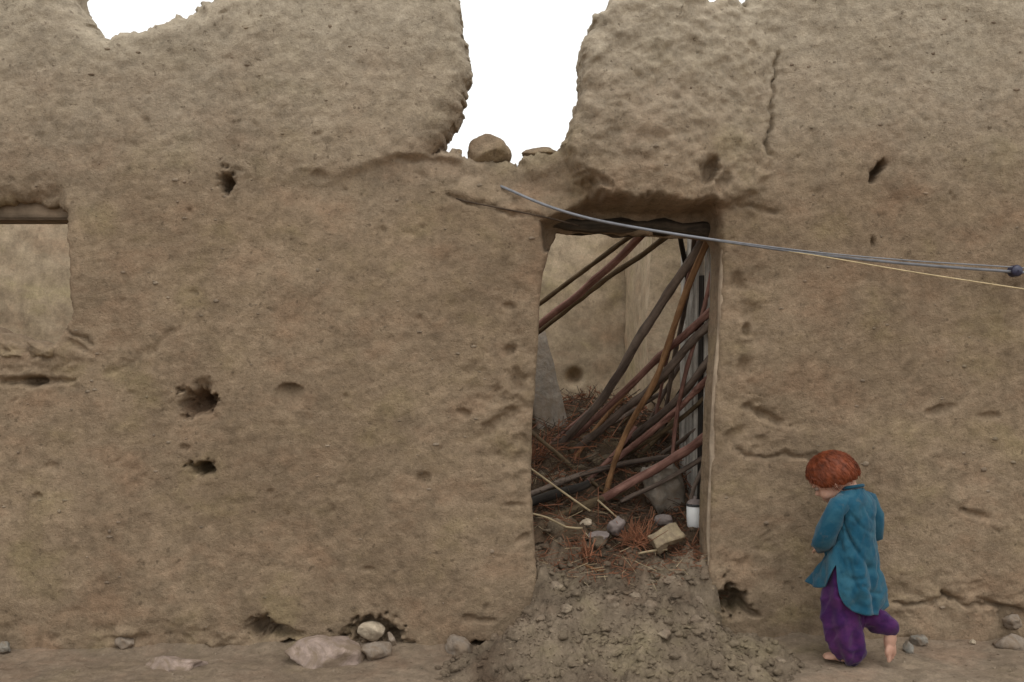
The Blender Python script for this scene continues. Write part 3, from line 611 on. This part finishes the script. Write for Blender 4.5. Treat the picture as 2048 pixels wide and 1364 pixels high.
tuft(1400, 1095, 0.30, 40, (0.04, 0.10), 1.2, 'straw_tuft', 'rusty straw below the white pot')
IV, IT = ico(2)
tm = []
for k in range(6):
    r_ = np.random.default_rng(200 + k); v = IV.copy()
    for _ in range(5):
        n_ = r_.normal(size=3); n_ /= np.linalg.norm(n_); kk = r_.uniform(0.4, 0.75); d_ = v @ n_; v = v - np.where(d_ > kk, (d_ - kk) * 0.9, 0)[:, None] * n_
    v *= (1 + 0.3 * fbm(v[:, 0] * 1.7 + k, v[:, 1] * 1.7, v[:, 2] * 1.7, o=2, s=k))[:, None]; tm.append(v)
def clods(n, xr, yr, S, m, name, label, test=None, inside=0.35):
    VV, TT, off = [], [], 0
    xa = RNG.uniform(*xr, n); ya = RNG.uniform(*yr, n); za = msurf(xa, ya)
    keep = (mound_z(xa, ya) > ground_z(xa, ya) - 0.01) if test else np.ones(n, bool)
    for x, y, z in zip(xa[keep], ya[keep], za[keep]):
        s = S[0] * (S[1] / S[0]) ** (RNG.random() ** 2.2)
        R = Matrix.Rotation(RNG.uniform(0, 6.3), 3, 'Z') @ Matrix.Rotation(RNG.uniform(-.5, .5), 3, 'X')
        v = tm[RNG.integers(6)] * np.array([s * RNG.uniform(.8, 1.4), s, s * RNG.uniform(.5, .9)]); v = v @ np.array(R).T + np.array([x, y, z + s * (0.5 - inside)])
        VV.append(v); TT.append(IT + off); off += len(v)
    return link(name, mesh_np(name, np.concatenate(VV), tris=np.concatenate(TT)), m, label=label, cat='clods', kind='stuff')
clods(3200, (-0.45, 1.6), (-0.75, 0.3), (0.003, 0.026), M_mound, 'earth_clods', 'small clods and gravel over the earth spilled before the doorway', True)
clods(700, (-0.4, 1.2), (0.25, 1.6), (0.008, 0.055), M_mound, 'rubble_clods', 'small lumps of daub among the fallen thatch')
clods(420, (-2.5, 2.5), (-0.62, -0.02), (0.002, 0.010), M_clod, 'gravel', 'fine gravel on the trodden earth along the wall')
# larger clods, one by one
for i, (px, py, y, s) in enumerate([(1110, 1215, -0.06, .035), (1175, 1190, -0.03, .03), (1260, 1205, -0.06, .04), (1340, 1180, -0.02, .03), (1395, 1215, -0.08, .03), (1300, 1260, -0.16, .03), (1220, 1265, -0.15, .035),
                                    (1130, 1285, -0.18, .03), (1440, 1265, -0.14, .03), (1390, 1300, -0.24, .03), (1500, 1300, -0.2, .025), (1080, 1310, -0.2, .028), (1240, 1330, -0.3, .03), (1330, 1340, -0.33, .03), (1560, 1345, -0.35, .022)]):
    p = P(px, py, y); p.z = float(msurf(np.array([p.x]), np.array([p.y]))[0]) - s * 0.1
    stone('mud_clod', p, (s * 1.2, s, s * .75), M_clod, 300 + i, 'rough clod of dry mud on the earth spilled before the doorway', 'clod', 'mud clods on the earth mound', rough=0.35)

# ------------------------------------------------------------------ stones
def gz(x, y): return float(msurf(np.array([x]), np.array([y]))[0])
def base_stone(px, y, size, m, seed, label, sink=0.3, **kw):
    x = (px - 1024) / F * (D0 + y); return stone('stone', (x, y, gz(x, y) + size[2] * (1 - 2 * sink)), size, m, seed, label, rot=kw.pop('rot', None), **kw)
stone('stone', P(742, 1265, 0.03), (0.070, 0.05, 0.050), M_stone_w, 5, 'cream coloured stone lodged in a socket at the foot of the wall', rot=(0, 0.1, 0.3), rough=0.12)
stone('stone', P(783, 1279, 0.0), (0.016, 0.03, 0.042), M_stone, 6, 'thin upright grey stone beside the cream one in the wall foot', rot=(0, -0.45, 0.2), rough=0.15)
base_stone(650, -0.16, (0.17, 0.13, 0.085), M_stone_p, 7, 'broad pinkish boulder half buried before the wall', 0.43, rot=(0.05, 0, 0.2))
base_stone(752, -0.12, (0.085, 0.06, 0.05), M_stone, 8, 'rounded grey boulder below the cream stone', 0.42, rot=(0, 0.1, 1))
base_stone(918, -0.06, (0.075, 0.06, 0.055), M_stone, 9, 'brownish grey boulder at the left edge of the earth mound', 0.36, rot=(0, 0.1, 2))
base_stone(1838, -0.05, (0.042, 0.035, 0.03), M_stone_b, 10, 'blue-grey cobble lying against the wall behind the child', 0.2, rot=(0, 0.1, 0.2))
base_stone(1818, -0.14, (0.028, 0.025, 0.032), M_stone_b, 11, 'small grey cobble by the raised foot of the child', 0.2, rot=(0, 0.1, 2))
stone('stone', P(2026, 1244, -0.005), (0.05, 0.045, 0.036), M_stone, 12, 'grey stone bedded in the cracked foot of the wall', rot=(0, 0.2, 0.6))
base_stone(2030, -0.09, (0.10, 0.06, 0.05), M_stone, 13, 'flat pale stone on the ground under the bedded one', 0.38, rot=(0, 0.1, 0.1))
base_stone(253, -0.02, (0.045, 0.03, 0.035), M_stone, 14, 'small rounded stone at the foot of the plain wall under the window side', 0.25, rot=(0, 0.1, 0.4))
base_stone(350, -0.22, (0.13, 0.07, 0.035), M_stone_p, 15, 'low pinkish stone sunk in the trodden earth', 0.42, rot=(0, 0, 0.1))
base_stone(1945, -0.06, (0.016, 0.014, 0.012), M_stone_w, 16, 'tiny pale pebble on the ground near the wall', 0.1)
base_stone(8, -0.05, (0.03, 0.03, 0.028), M_stone_b, 17, 'small bluish stone at the wall foot under the window', 0.1)
# boulder and broken lumps on the stump of wall in the gap
stone('mud_boulder', P(979, 310, 0.14), (0.100, 0.095, 0.088), M_wall, 21, 'big rounded mud boulder sitting on the broken wall in the gap', 'boulder', rot=(0.0, 0.0, 0.5), rough=0.16, cuts=4)
stone('mud_lump', P(1082, 308, 0.14), (0.085, 0.09, 0.030), M_wall, 22, 'flat mud lump on the broken wall right of the big boulder', 'lump', rot=(0, 0, 0.1), rough=0.2, cuts=6)
stone('mud_lump', P(915, 306, 0.12), (0.025, 0.03, 0.018), M_wall, 23, 'small mud lump on the broken wall left of the big boulder', 'lump', rot=(0, 0, 0.1), rough=0.3)

# ------------------------------------------------------------------ wires along the wall
def wire(name, pts, r, m, label):
    me = tube([P(*p) for p in pts], r, n=8, rough=0.0); me.name = name
    return link(name, me, m, label=label, cat='wire')
y0 = hf(1000, 372)
wire('cable', [(985, 366, y0 + 0.06), (1010, 376, y0 - 0.01), (1090, 410, -0.03), (1180, 437, -0.075), (1300, 460, -0.10), (1450, 483, -0.115), (1620, 507, -0.12), (1820, 528, -0.10), (2020, 543, -0.075), (2100, 549, -0.07), (2330, 575, -0.02), (2360, 580, 0.05)], 0.0064, M_cable, 'grey cable sagging across the wall above the doorway')
wire('wire', [(1440, 480, -0.118), (1620, 503, -0.128), (1820, 521, -0.115), (2020, 534, -0.082), (2200, 548, -0.05), (2330, 562, 0.05)], 0.003, M_cable, 'thin blue-grey strand running just above the grey cable')
wire('wire', [(1450, 486, -0.112), (1620, 509, -0.125), (1820, 543, -0.12), (2048, 578, -0.10), (2300, 615, -0.02), (2330, 622, 0.05)], 0.0028, M_cabley, 'thin yellowish wire parting from the grey cable')
wire('wire', [(895, 392, hf(895, 392) + 0.03), (930, 402, hf(930, 402) - 0.012), (1010, 418, hf(1010, 418) - 0.012), (1085, 433, hf(1085, 433) - 0.01), (1130, 444, 0.03), (1160, 452, 0.12)], 0.0035, M_straw_d, 'thin dark withy lying in the plaster left of the lintel')
kb = link('insulator', None, label='small dark insulator knob holding the grey cable', cat='insulator'); kb.location = P(2030, 542, -0.075)
pr = [(0.001, -0.028), (0.020, -0.028), (0.026, -0.018), (0.016, -0.004), (0.016, 0.004), (0.026, 0.016), (0.020, 0.026), (0.001, 0.028)]
o = link('knob', lathe(pr, 20), M_knob, kb); o.rotation_euler = (math.radians(90), 0, 0)
o = link('nail', lathe([(0.004, -0.12), (0.004, 0.03), (0.001, 0.031)], 8), M_knob, kb); o.rotation_euler = (math.radians(90), 0, 0)

# ------------------------------------------------------------------ the child
def skin_mat(name, col):
    n = NB(name); c = n.mix(col, n.ramp(n.noise(25, 4), [(0.3, (0.82, 0.76, 0.74)), (0.7, (1.1, 1.1, 1.1))]), 1.0, 'MULTIPLY')
    n.base(c); n.b.inputs['Roughness'].default_value = 0.6; n.b.inputs['Subsurface Weight'].default_value = 0.08; n.b.inputs['Subsurface Radius'].default_value = (0.01, 0.004, 0.002)
    return n.m
M_skin = skin_mat('skin', (0.50, 0.30, 0.22))
def cloth(name, col, fade, dirt):
    n = NB(name); c = n.mix(col, fade, n.ramp(n.noise(11, 5, 0.6, dist=0.6), [(0.42, G(0)), (0.70, G(0.7))]))
    c = n.mix(c, dirt, n.ramp(n.noise(17, 4, 0.7), [(0.60, G(0)), (0.74, G(0.45))]))
    n.base(c); n.b.inputs['Sheen Weight'].default_value = 0.15; n.bump(n.noise(60, 5, 0.6), 0.003, 0.7); return n.m
M_teal = cloth('teal_cotton', (0.009, 0.066, 0.112), (0.045, 0.13, 0.17), (0.11, 0.12, 0.11))
M_teal_d = cloth('teal_cotton_trim', (0.008, 0.05, 0.085), (0.02, 0.08, 0.11), (0.03, 0.06, 0.06))
M_purple = cloth('purple_cotton', (0.034, 0.008, 0.056), (0.11, 0.028, 0.11), (0.07, 0.035, 0.06))
M_hair = plain('red_hair', (0.15, 0.034, 0.010), 0.55, 0.45, 40, 0.004)
M_eye = plain('eye_white', (0.30, 0.22, 0.18), 0.3, 0.05, 8); M_iris = plain('iris', (0.03, 0.015, 0.01), 0.3, 0.05, 8)
def joined(parts, voxel, smooth=3, name='body'):
    """fuse overlapping closed pieces into one continuous skin"""
    bm = bmesh.new()
    for me in parts: bm.from_mesh(me)
    me = bpy.data.meshes.new(name); bm.to_mesh(me); bm.free()
    o = bpy.data.objects.new('tmp', me); C.objects.link(o)
    r = o.modifiers.new('r', 'REMESH'); r.mode = 'VOXEL'; r.voxel_size = voxel
    k = o.modifiers.new('s', 'SMOOTH'); k.iterations = smooth; k.factor = 0.5
    dg = bpy.context.evaluated_depsgraph_get(); out = bpy.data.meshes.new_from_object(o.evaluated_get(dg)); out.name = name
    bpy.data.objects.remove(o)
    for p in out.polygons: p.use_smooth = True
    return out
def ell(c, r, R=None, sub=3):
    V, T = ico(sub); V = V * np.asarray(r)
    if R is not None: V = V @ np.array(R.to_3x3()).T
    return mesh_np('e', V + np.asarray(c), tris=T)
def limb(pts, rad, n=14):
    return [tube(pts, rad, n=n, rough=0.0)] + [ell(p, (r, r, r), sub=2) for p, r in zip(pts, rad)]
kid = link('person', None, label='small child with red hair in teal tunic and purple trousers walking beside the wall', cat='person')
KX, KY = (1706 - 1024) / F * (D0 - 0.27), -0.27
kid.location = (KX, KY, gz(KX, KY) + 0.004); kid.rotation_euler = (0, 0, math.radians(127)); kid.scale = (1.05, 1.05, 0.985)
Hc = Vector((0.072, 0.024, 0.752)); HR = Matrix.Rotation(math.radians(30), 4, 'Z') @ Matrix.Rotation(math.radians(36), 4, 'Y')
HM = Matrix.Translation(Hc) @ HR
hp = lambda x, y, z: tuple(HM @ Vector((x, y, z)))
B = [ell(hp(-0.006, 0, 0.014), (0.088, 0.075, 0.086), HR), ell(hp(0.026, 0, -0.036), (0.060, 0.056, 0.062), HR),
     ell(hp(0.085, 0, -0.020), (0.015, 0.010, 0.012), HR, 2), ell(hp(0.082, 0, -0.008), (0.008, 0.007, 0.016), HR, 2), ell(hp(0.077, 0, -0.052), (0.011, 0.021, 0.006), HR, 2), ell(hp(0.074, 0, -0.061), (0.011, 0.018, 0.006), HR, 2),
     ell(hp(0.062, 0, -0.080), (0.020, 0.022, 0.017), HR, 2)]
for sg in (1, -1):
    B += [ell(hp(0.052, sg * 0.034, -0.036), (0.028, 0.024, 0.026), HR, 2), ell(hp(-0.004, sg * 0.076, -0.012), (0.017, 0.008, 0.025), HR, 2), ell(hp(0.076, sg * 0.030, 0.016), (0.010, 0.020, 0.006), HR, 2)]
B += limb([hp(-0.03, 0, -0.04), (0.012, 0.006, 0.715), (-0.004, 0, 0.68)], [0.038, 0.034, 0.040])
B += [ell((0, 0, 0.61), (0.052, 0.078, 0.080)), ell((0.01, 0, 0.52), (0.062, 0.078, 0.09)), ell((0, 0, 0.42), (0.062, 0.085, 0.07))]
def hand(w, d, up, side):
    """palm and five curled fingers from wrist w along direction d; the thumb leaves the side of the palm near its base"""
    d = Vector(d).normalized(); up = Vector(up); up = (up - d * up.dot(d)).normalized(); s_ = d.cross(up) * side
    R = Matrix((d, s_, up)).transposed(); o = [ell(Vector(w) + d * 0.022, (0.028, 0.021, 0.011), R)]
    for k, L in enumerate((0.030, 0.034, 0.031, 0.024)):
        b = Vector(w) + d * 0.042 + s_ * (0.0165 - 0.011 * k); m_ = b + d * L * 0.5 - up * 0.004; e_ = m_ + d * L * 0.32 - up * 0.012
        o += limb([b - d * 0.012, b, m_, e_], [0.0052, 0.0052, 0.0048, 0.0042], 8)
    b = Vector(w) + d * 0.012 + s_ * 0.018; o += limb([b, b + s_ * 0.013 + d * 0.014, b + s_ * 0.014 + d * 0.030 - up * 0.004], [0.0065, 0.0058, 0.0048], 8); return o
EL, WL = Vector((0.050, 0.118, 0.505)), Vector((0.150, 0.004, 0.450)); ER, WR = Vector((-0.005, -0.132, 0.520)), Vector((0.145, -0.055, 0.465))
SL, SR = Vector((-0.002, 0.092, 0.665)), Vector((-0.002, -0.092, 0.665))
B += limb([SL, (SL + EL) / 2, EL, (EL + WL) / 2, WL], [0.028, 0.027, 0.025, 0.023, 0.017]); B += limb([SR, (SR + ER) / 2, ER, (ER + WR) / 2, WR], [0.028, 0.027, 0.025, 0.023, 0.017])
B += hand(WL, WL - EL, (0.2, 0.6, 0.7), -1) + hand(WR, WR - ER, (0.2, -0.6, 0.7), 1)
# legs: left one carries, right one trails on tiptoe with the sole turned back
AL, AR = (-0.02, 0.055, 0.045), (-0.128, -0.062, 0.155)
B += limb([(0, 0.045, 0.40), (0.02, 0.055, 0.235), (0.0, 0.055, 0.13), AL], [0.058, 0.040, 0.034, 0.024]); B += limb([(0, -0.045, 0.40), (-0.005, -0.052, 0.22), (-0.07, -0.056, 0.180), AR], [0.058, 0.040, 0.034, 0.024])
def foot(M_):
    """foot along +x from the heel, sole at z=0"""
    f = lambda x, y, z: M_ @ Vector((x, y, z)); o = [ell(f(0.0, 0, 0.021), (0.024, 0.021, 0.021), M_), ell(f(0.042, 0, 0.022), (0.045, 0.020, 0.020), M_), ell(f(0.080, 0.002, 0.016), (0.030, 0.027, 0.014), M_)]
    for k, (y, r, x) in enumerate(((0.019, 0.0085, 0.112), (0.006, 0.0066, 0.112), (-0.005, 0.006, 0.108), (-0.014, 0.0055, 0.102), (-0.021, 0.005, 0.095))):
        o += limb([f(x - 0.028, y * 0.9, 0.012), f(x, y, 0.0085)], [r, r * 0.9], 8)
    return o
B += foot(Matrix.Translation((-0.03, 0.055, 0.0)) @ Matrix.Rotation(math.radians(14), 4, 'Z') @ Matrix.Scale(-1, 4, (0, 1, 0)))
B += foot(Matrix.Translation((-0.152, -0.064, 0.150)) @ Matrix.Rotation(math.radians(6), 4, 'Z') @ Matrix.Rotation(math.radians(84), 4, 'Y') @ Matrix.Diagonal((1.15, 1.3, 1.15, 1)))
link('body', joined(B, 0.0036, 2, 'body'), M_skin, kid)
for sg in (1, -1):
    e_ = link('eye', ell(hp(0.070, sg * 0.030, 0.002), (0.0125, 0.0125, 0.0105), HR, 2), M_eye, kid); link('iris', ell(hp(0.0805, sg * 0.0305, 0.001), (0.0035, 0.006, 0.006), HR, 2), M_iris, e_)
# hair: a thick bob with combed clumps
nu, nv_ = 150, 80; V = np.zeros((nv_, nu, 3)); TH, PH = np.meshgrid(np.linspace(0.001, 1, nv_), np.linspace(0, 2 * math.pi, nu, endpoint=False), indexing='ij')
front = np.clip(np.cos(PH), 0, 1) ** 1.5
low = math.radians(126) - math.radians(58) * front - math.radians(14) * np.exp(-((np.abs(np.mod(PH + math.pi, 2 * math.pi) - math.pi) - 1.5) / 0.28) ** 2) + math.radians(4) * fbm(PH * 6, PH * 0, o=2, s=91)
th = TH * low
lock = fbm(PH * 9 + 2 * vnoise(th * 2, PH * 2, s=93), th * 1.6, o=3, s=92)
rad = 1 + 0.045 * lock + 0.02 * fbm(PH * 30, th * 3, o=2, s=94) + 0.02 * np.sin(TH * math.pi) - 0.03 * sst(0.9, 1.0, TH)
V[..., 0] = (-0.009 + 0.101 * rad * np.sin(th) * np.cos(PH)); V[..., 1] = 0.089 * rad * np.sin(th) * np.sin(PH); V[..., 2] = 0.015 + 0.100 * rad * np.cos(th)
inner = V * 1.0; cen = np.array([-0.006, 0, 0.014]); inner = cen + (V - cen) * 0.86
allv = np.concatenate([V.reshape(-1, 3), inner.reshape(-1, 3)]); n1 = nv_ * nu
ii = np.arange(n1).reshape(nv_, nu); jj = np.roll(ii, -1, 1)
Q1 = np.stack([ii[:-1], ii[1:], jj[1:], jj[:-1]], -1).reshape(-1, 4); Q2 = Q1[:, ::-1] + n1; Q3 = np.stack([ii[-1], ii[-1] + n1, jj[-1] + n1, jj[-1]], -1)
# loose strands over the cap
ns = 900; pa = RNG.uniform(0, 2 * math.pi, ns); t0 = RNG.uniform(0.05, 0.9, ns); frn = np.clip(np.cos(pa), 0, 1) ** 1.5
def sp(ph, t, k):
    th_ = t * (math.radians(126) - math.radians(58) * np.clip(np.cos(ph), 0, 1) ** 1.5)
    return np.stack([-0.009 + 0.101 * k * np.sin(th_) * np.cos(ph), 0.089 * k * np.sin(th_) * np.sin(ph), 0.015 + 0.100 * k * np.cos(th_)], -1)
sm = sticks_mesh(sp(pa, t0, 1.0 + RNG.uniform(0, 0.05, ns)), sp(pa + RNG.normal(0, 0.06, ns), np.clip(t0 + 0.16, 0, 1.06), 1.02 + RNG.uniform(0, 0.05, ns)), np.full(ns, 0.0011))
bm = bmesh.new(); bm.from_mesh(mesh_np('cap', allv, np.concatenate([Q1, Q2, Q3]))); bm.from_mesh(sm)
bmesh.ops.transform(bm, matrix=HM, verts=bm.verts[:]); me = bpy.data.meshes.new('hair'); bm.to_mesh(me); bm.free()
link('hair', me, M_hair, kid)
# tunic: lofted body with side slits and rounded tails, sleeves over the arms
nphi, nz = 120, 70; PHI = np.linspace(0, 2 * math.pi, nphi, endpoint=False); TT_ = np.linspace(0, 1, nz)[:, None]
dphi = lambda a: np.abs(np.mod(PHI - a + math.pi, 2 * math.pi) - math.pi)
back = np.clip(-np.cos(PHI), 0, 1); frt = np.clip(np.cos(PHI), 0, 1)
hem = 0.335 - 0.125 * back ** 0.6 - 0.045 * frt ** 0.6 + 0.075 * np.exp(-(dphi(math.pi / 2) / 0.14) ** 2) + 0.06 * np.exp(-(dphi(-math.pi / 2) / 0.14) ** 2) + 0.006 * np.sin(PHI * 5)
ztop = 0.712 + 0.012 * back; ZK = ztop + (hem - ztop) * TT_
zs_ = [0.20, 0.27, 0.34, 0.42, 0.52, 0.62, 0.665, 0.69, 0.705, 0.73]
rxb = np.interp(ZK, zs_, [0.098, 0.098, 0.094, 0.082, 0.070, 0.068, 0.062, 0.055, 0.046, 0.040]); rxf = np.interp(ZK, zs_, [0.205, 0.190, 0.158, 0.112, 0.085, 0.072, 0.062, 0.053, 0.046, 0.042])
ry = np.interp(ZK, zs_, [0.132, 0.130, 0.124, 0.110, 0.094, 0.096, 0.099, 0.088, 0.058, 0.042])
cs, sn = np.cos(PHI)[None], np.sin(PHI)[None]
drop = sst(0.60, 0.30, ZK); fold = 1 + drop * (0.085 * np.sin(PHI * 6 + 1.1 + 2 * ZK * 6) + 0.05 * np.sin(PHI * 11 + 0.7 + 9 * ZK)) + 0.13 * fbm(PHI[None] * 2.2 + ZK * 6, ZK * 16 + np.sin(PHI)[None] * 2.2, o=3, s=95)
fold = fold - 0.05 * np.exp(-((ZK - 0.395 - 0.03 * np.sin(PHI)[None]) / 0.022) ** 2) * (0.4 + 0.6 * back)
for p0, z0, p1, z1, wd, am in [(1.7, 0.60, 2.5, 0.47, .010, .10), (1.9, 0.55, 3.1, 0.40, .009, .09), (2.2, 0.62, 3.3, 0.54, .009, .07), (4.4, 0.60, 3.5, 0.46, .010, .09), (3.0, 0.40, 2.2, 0.36, .008, .09), (2.6, 0.34, 3.4, 0.29, .008, .08),
                              (3.6, 0.42, 3.2, 0.30, .009, .09), (2.1, 0.44, 2.4, 0.33, .008, .08), (2.9, 0.66, 3.3, 0.60, .008, .06), (1.3, .5, .6, .42, .01, .1)]:
    fold = fold - am * np.exp(-(line_d([(p0 * 0.1, z0), ((p0 + p1) * 0.05, (z0 + z1) / 2 - 0.014), (p1 * 0.1, z1)], PHI[None] * 0.1 + ZK * 0, ZK) / wd) ** 2)
VX = np.where(cs > 0, rxf, rxb) * cs * fold - 0.004 + 0.012 * sst(0.66, 0.73, ZK); VY = ry * sn * fold
bm = bmesh.new(); kk = np.arange(nz * nphi).reshape(nz, nphi); k2 = np.roll(kk, -1, 1)
bm.from_mesh(mesh_np('k', np.stack([VX, VY, ZK], -1).reshape(-1, 3), np.stack([kk[:-1], kk[1:], k2[1:], k2[:-1]], -1).reshape(-1, 4)))
for S_, E_, W_ in ((SL, EL, WL), (SR, ER, WR)):
    inn_ = Vector((0, -S_.y * 0.35, 0.004)); cf = E_ + (W_ - E_) * 0.86
    t_ = tube([Vector((0, S_.y * 0.35, 0.668)), S_ + Vector((0, S_.y * 0.06, -0.006)), S_ * 0.55 + E_ * 0.45 + Vector((0, S_.y * 0.08, 0)), E_, E_ * 0.45 + cf * 0.55, cf], [0.030, 0.038, 0.041, 0.039, 0.034, 0.029], n=28, seed=int(S_.y * 90), rough=0.0, cap=False)
    co = np.zeros(len(t_.vertices) * 3); t_.vertices.foreach_get('co', co); co = co.reshape(-1, 3); nn = np.zeros_like(co).ravel(); t_.vertices.foreach_get('normal', nn)
    co += nn.reshape(-1, 3) * (0.014 * (0.35 - np.abs(fbm(co[:, 0] * 16, co[:, 1] * 16, co[:, 2] * 30, o=3, s=96)) * 1.6))[:, None]; t_.vertices.foreach_set('co', co.ravel()); bm.from_mesh(t_)
for f in bm.faces: f.smooth = True
me = bpy.data.meshes.new('tunic'); bm.to_mesh(me); bm.free()
tun = link('tunic', me, M_teal, kid); sdm = tun.modifiers.new('thick', 'SOLIDIFY'); sdm.thickness = 0.003; sdm.offset = 0
cr = [Vector((0.008 + 0.043 * math.cos(a), 0.043 * math.sin(a), 0.722 - 0.012 * math.cos(a))) for a in np.linspace(0, 2 * math.pi, 25)]
link('collar', tube(cr, 0.008, n=8, rough=0.0), M_teal_d, tun)
# trousers: one baggy pair
Tt = limb([(0, 0.045, 0.43), (0.012, 0.055, 0.30), (0.016, 0.056, 0.20), (-0.002, 0.056, 0.11), (-0.024, 0.052, 0.05)], [0.052, 0.068, 0.077, 0.074, 0.058], 22)
Tt += limb([(0, -0.045, 0.43), (0.0, -0.048, 0.31), (-0.018, -0.050, 0.215), (-0.068, -0.054, 0.175), (-0.120, -0.060, 0.160)], [0.050, 0.064, 0.068, 0.055, 0.034], 22)
Tt += [ell((0, 0, 0.40), (0.066, 0.085, 0.07))]
me = joined(Tt, 0.006, 4, 'trousers')
co = np.zeros(len(me.vertices) * 3); me.vertices.foreach_get('co', co); co = co.reshape(-1, 3); nn = np.zeros(co.size); me.vertices.foreach_get('normal', nn); nn = nn.reshape(-1, 3)
an = np.arctan2(co[:, 1] - np.sign(co[:, 1]) * 0.055, co[:, 0])
co += nn * ((0.006 * np.sin(an * 6 + co[:, 2] * 14) + 0.016 * (0.3 - np.abs(fbm(co[:, 0] * 14 + co[:, 2] * 8, co[:, 1] * 14, co[:, 2] * 9, o=3, s=97)) * 1.4)) * sst(0.45, 0.3, co[:, 2]))[:, None]
me.vertices.foreach_set('co', co.ravel()); me.update()
link('trousers', me, M_purple, kid)
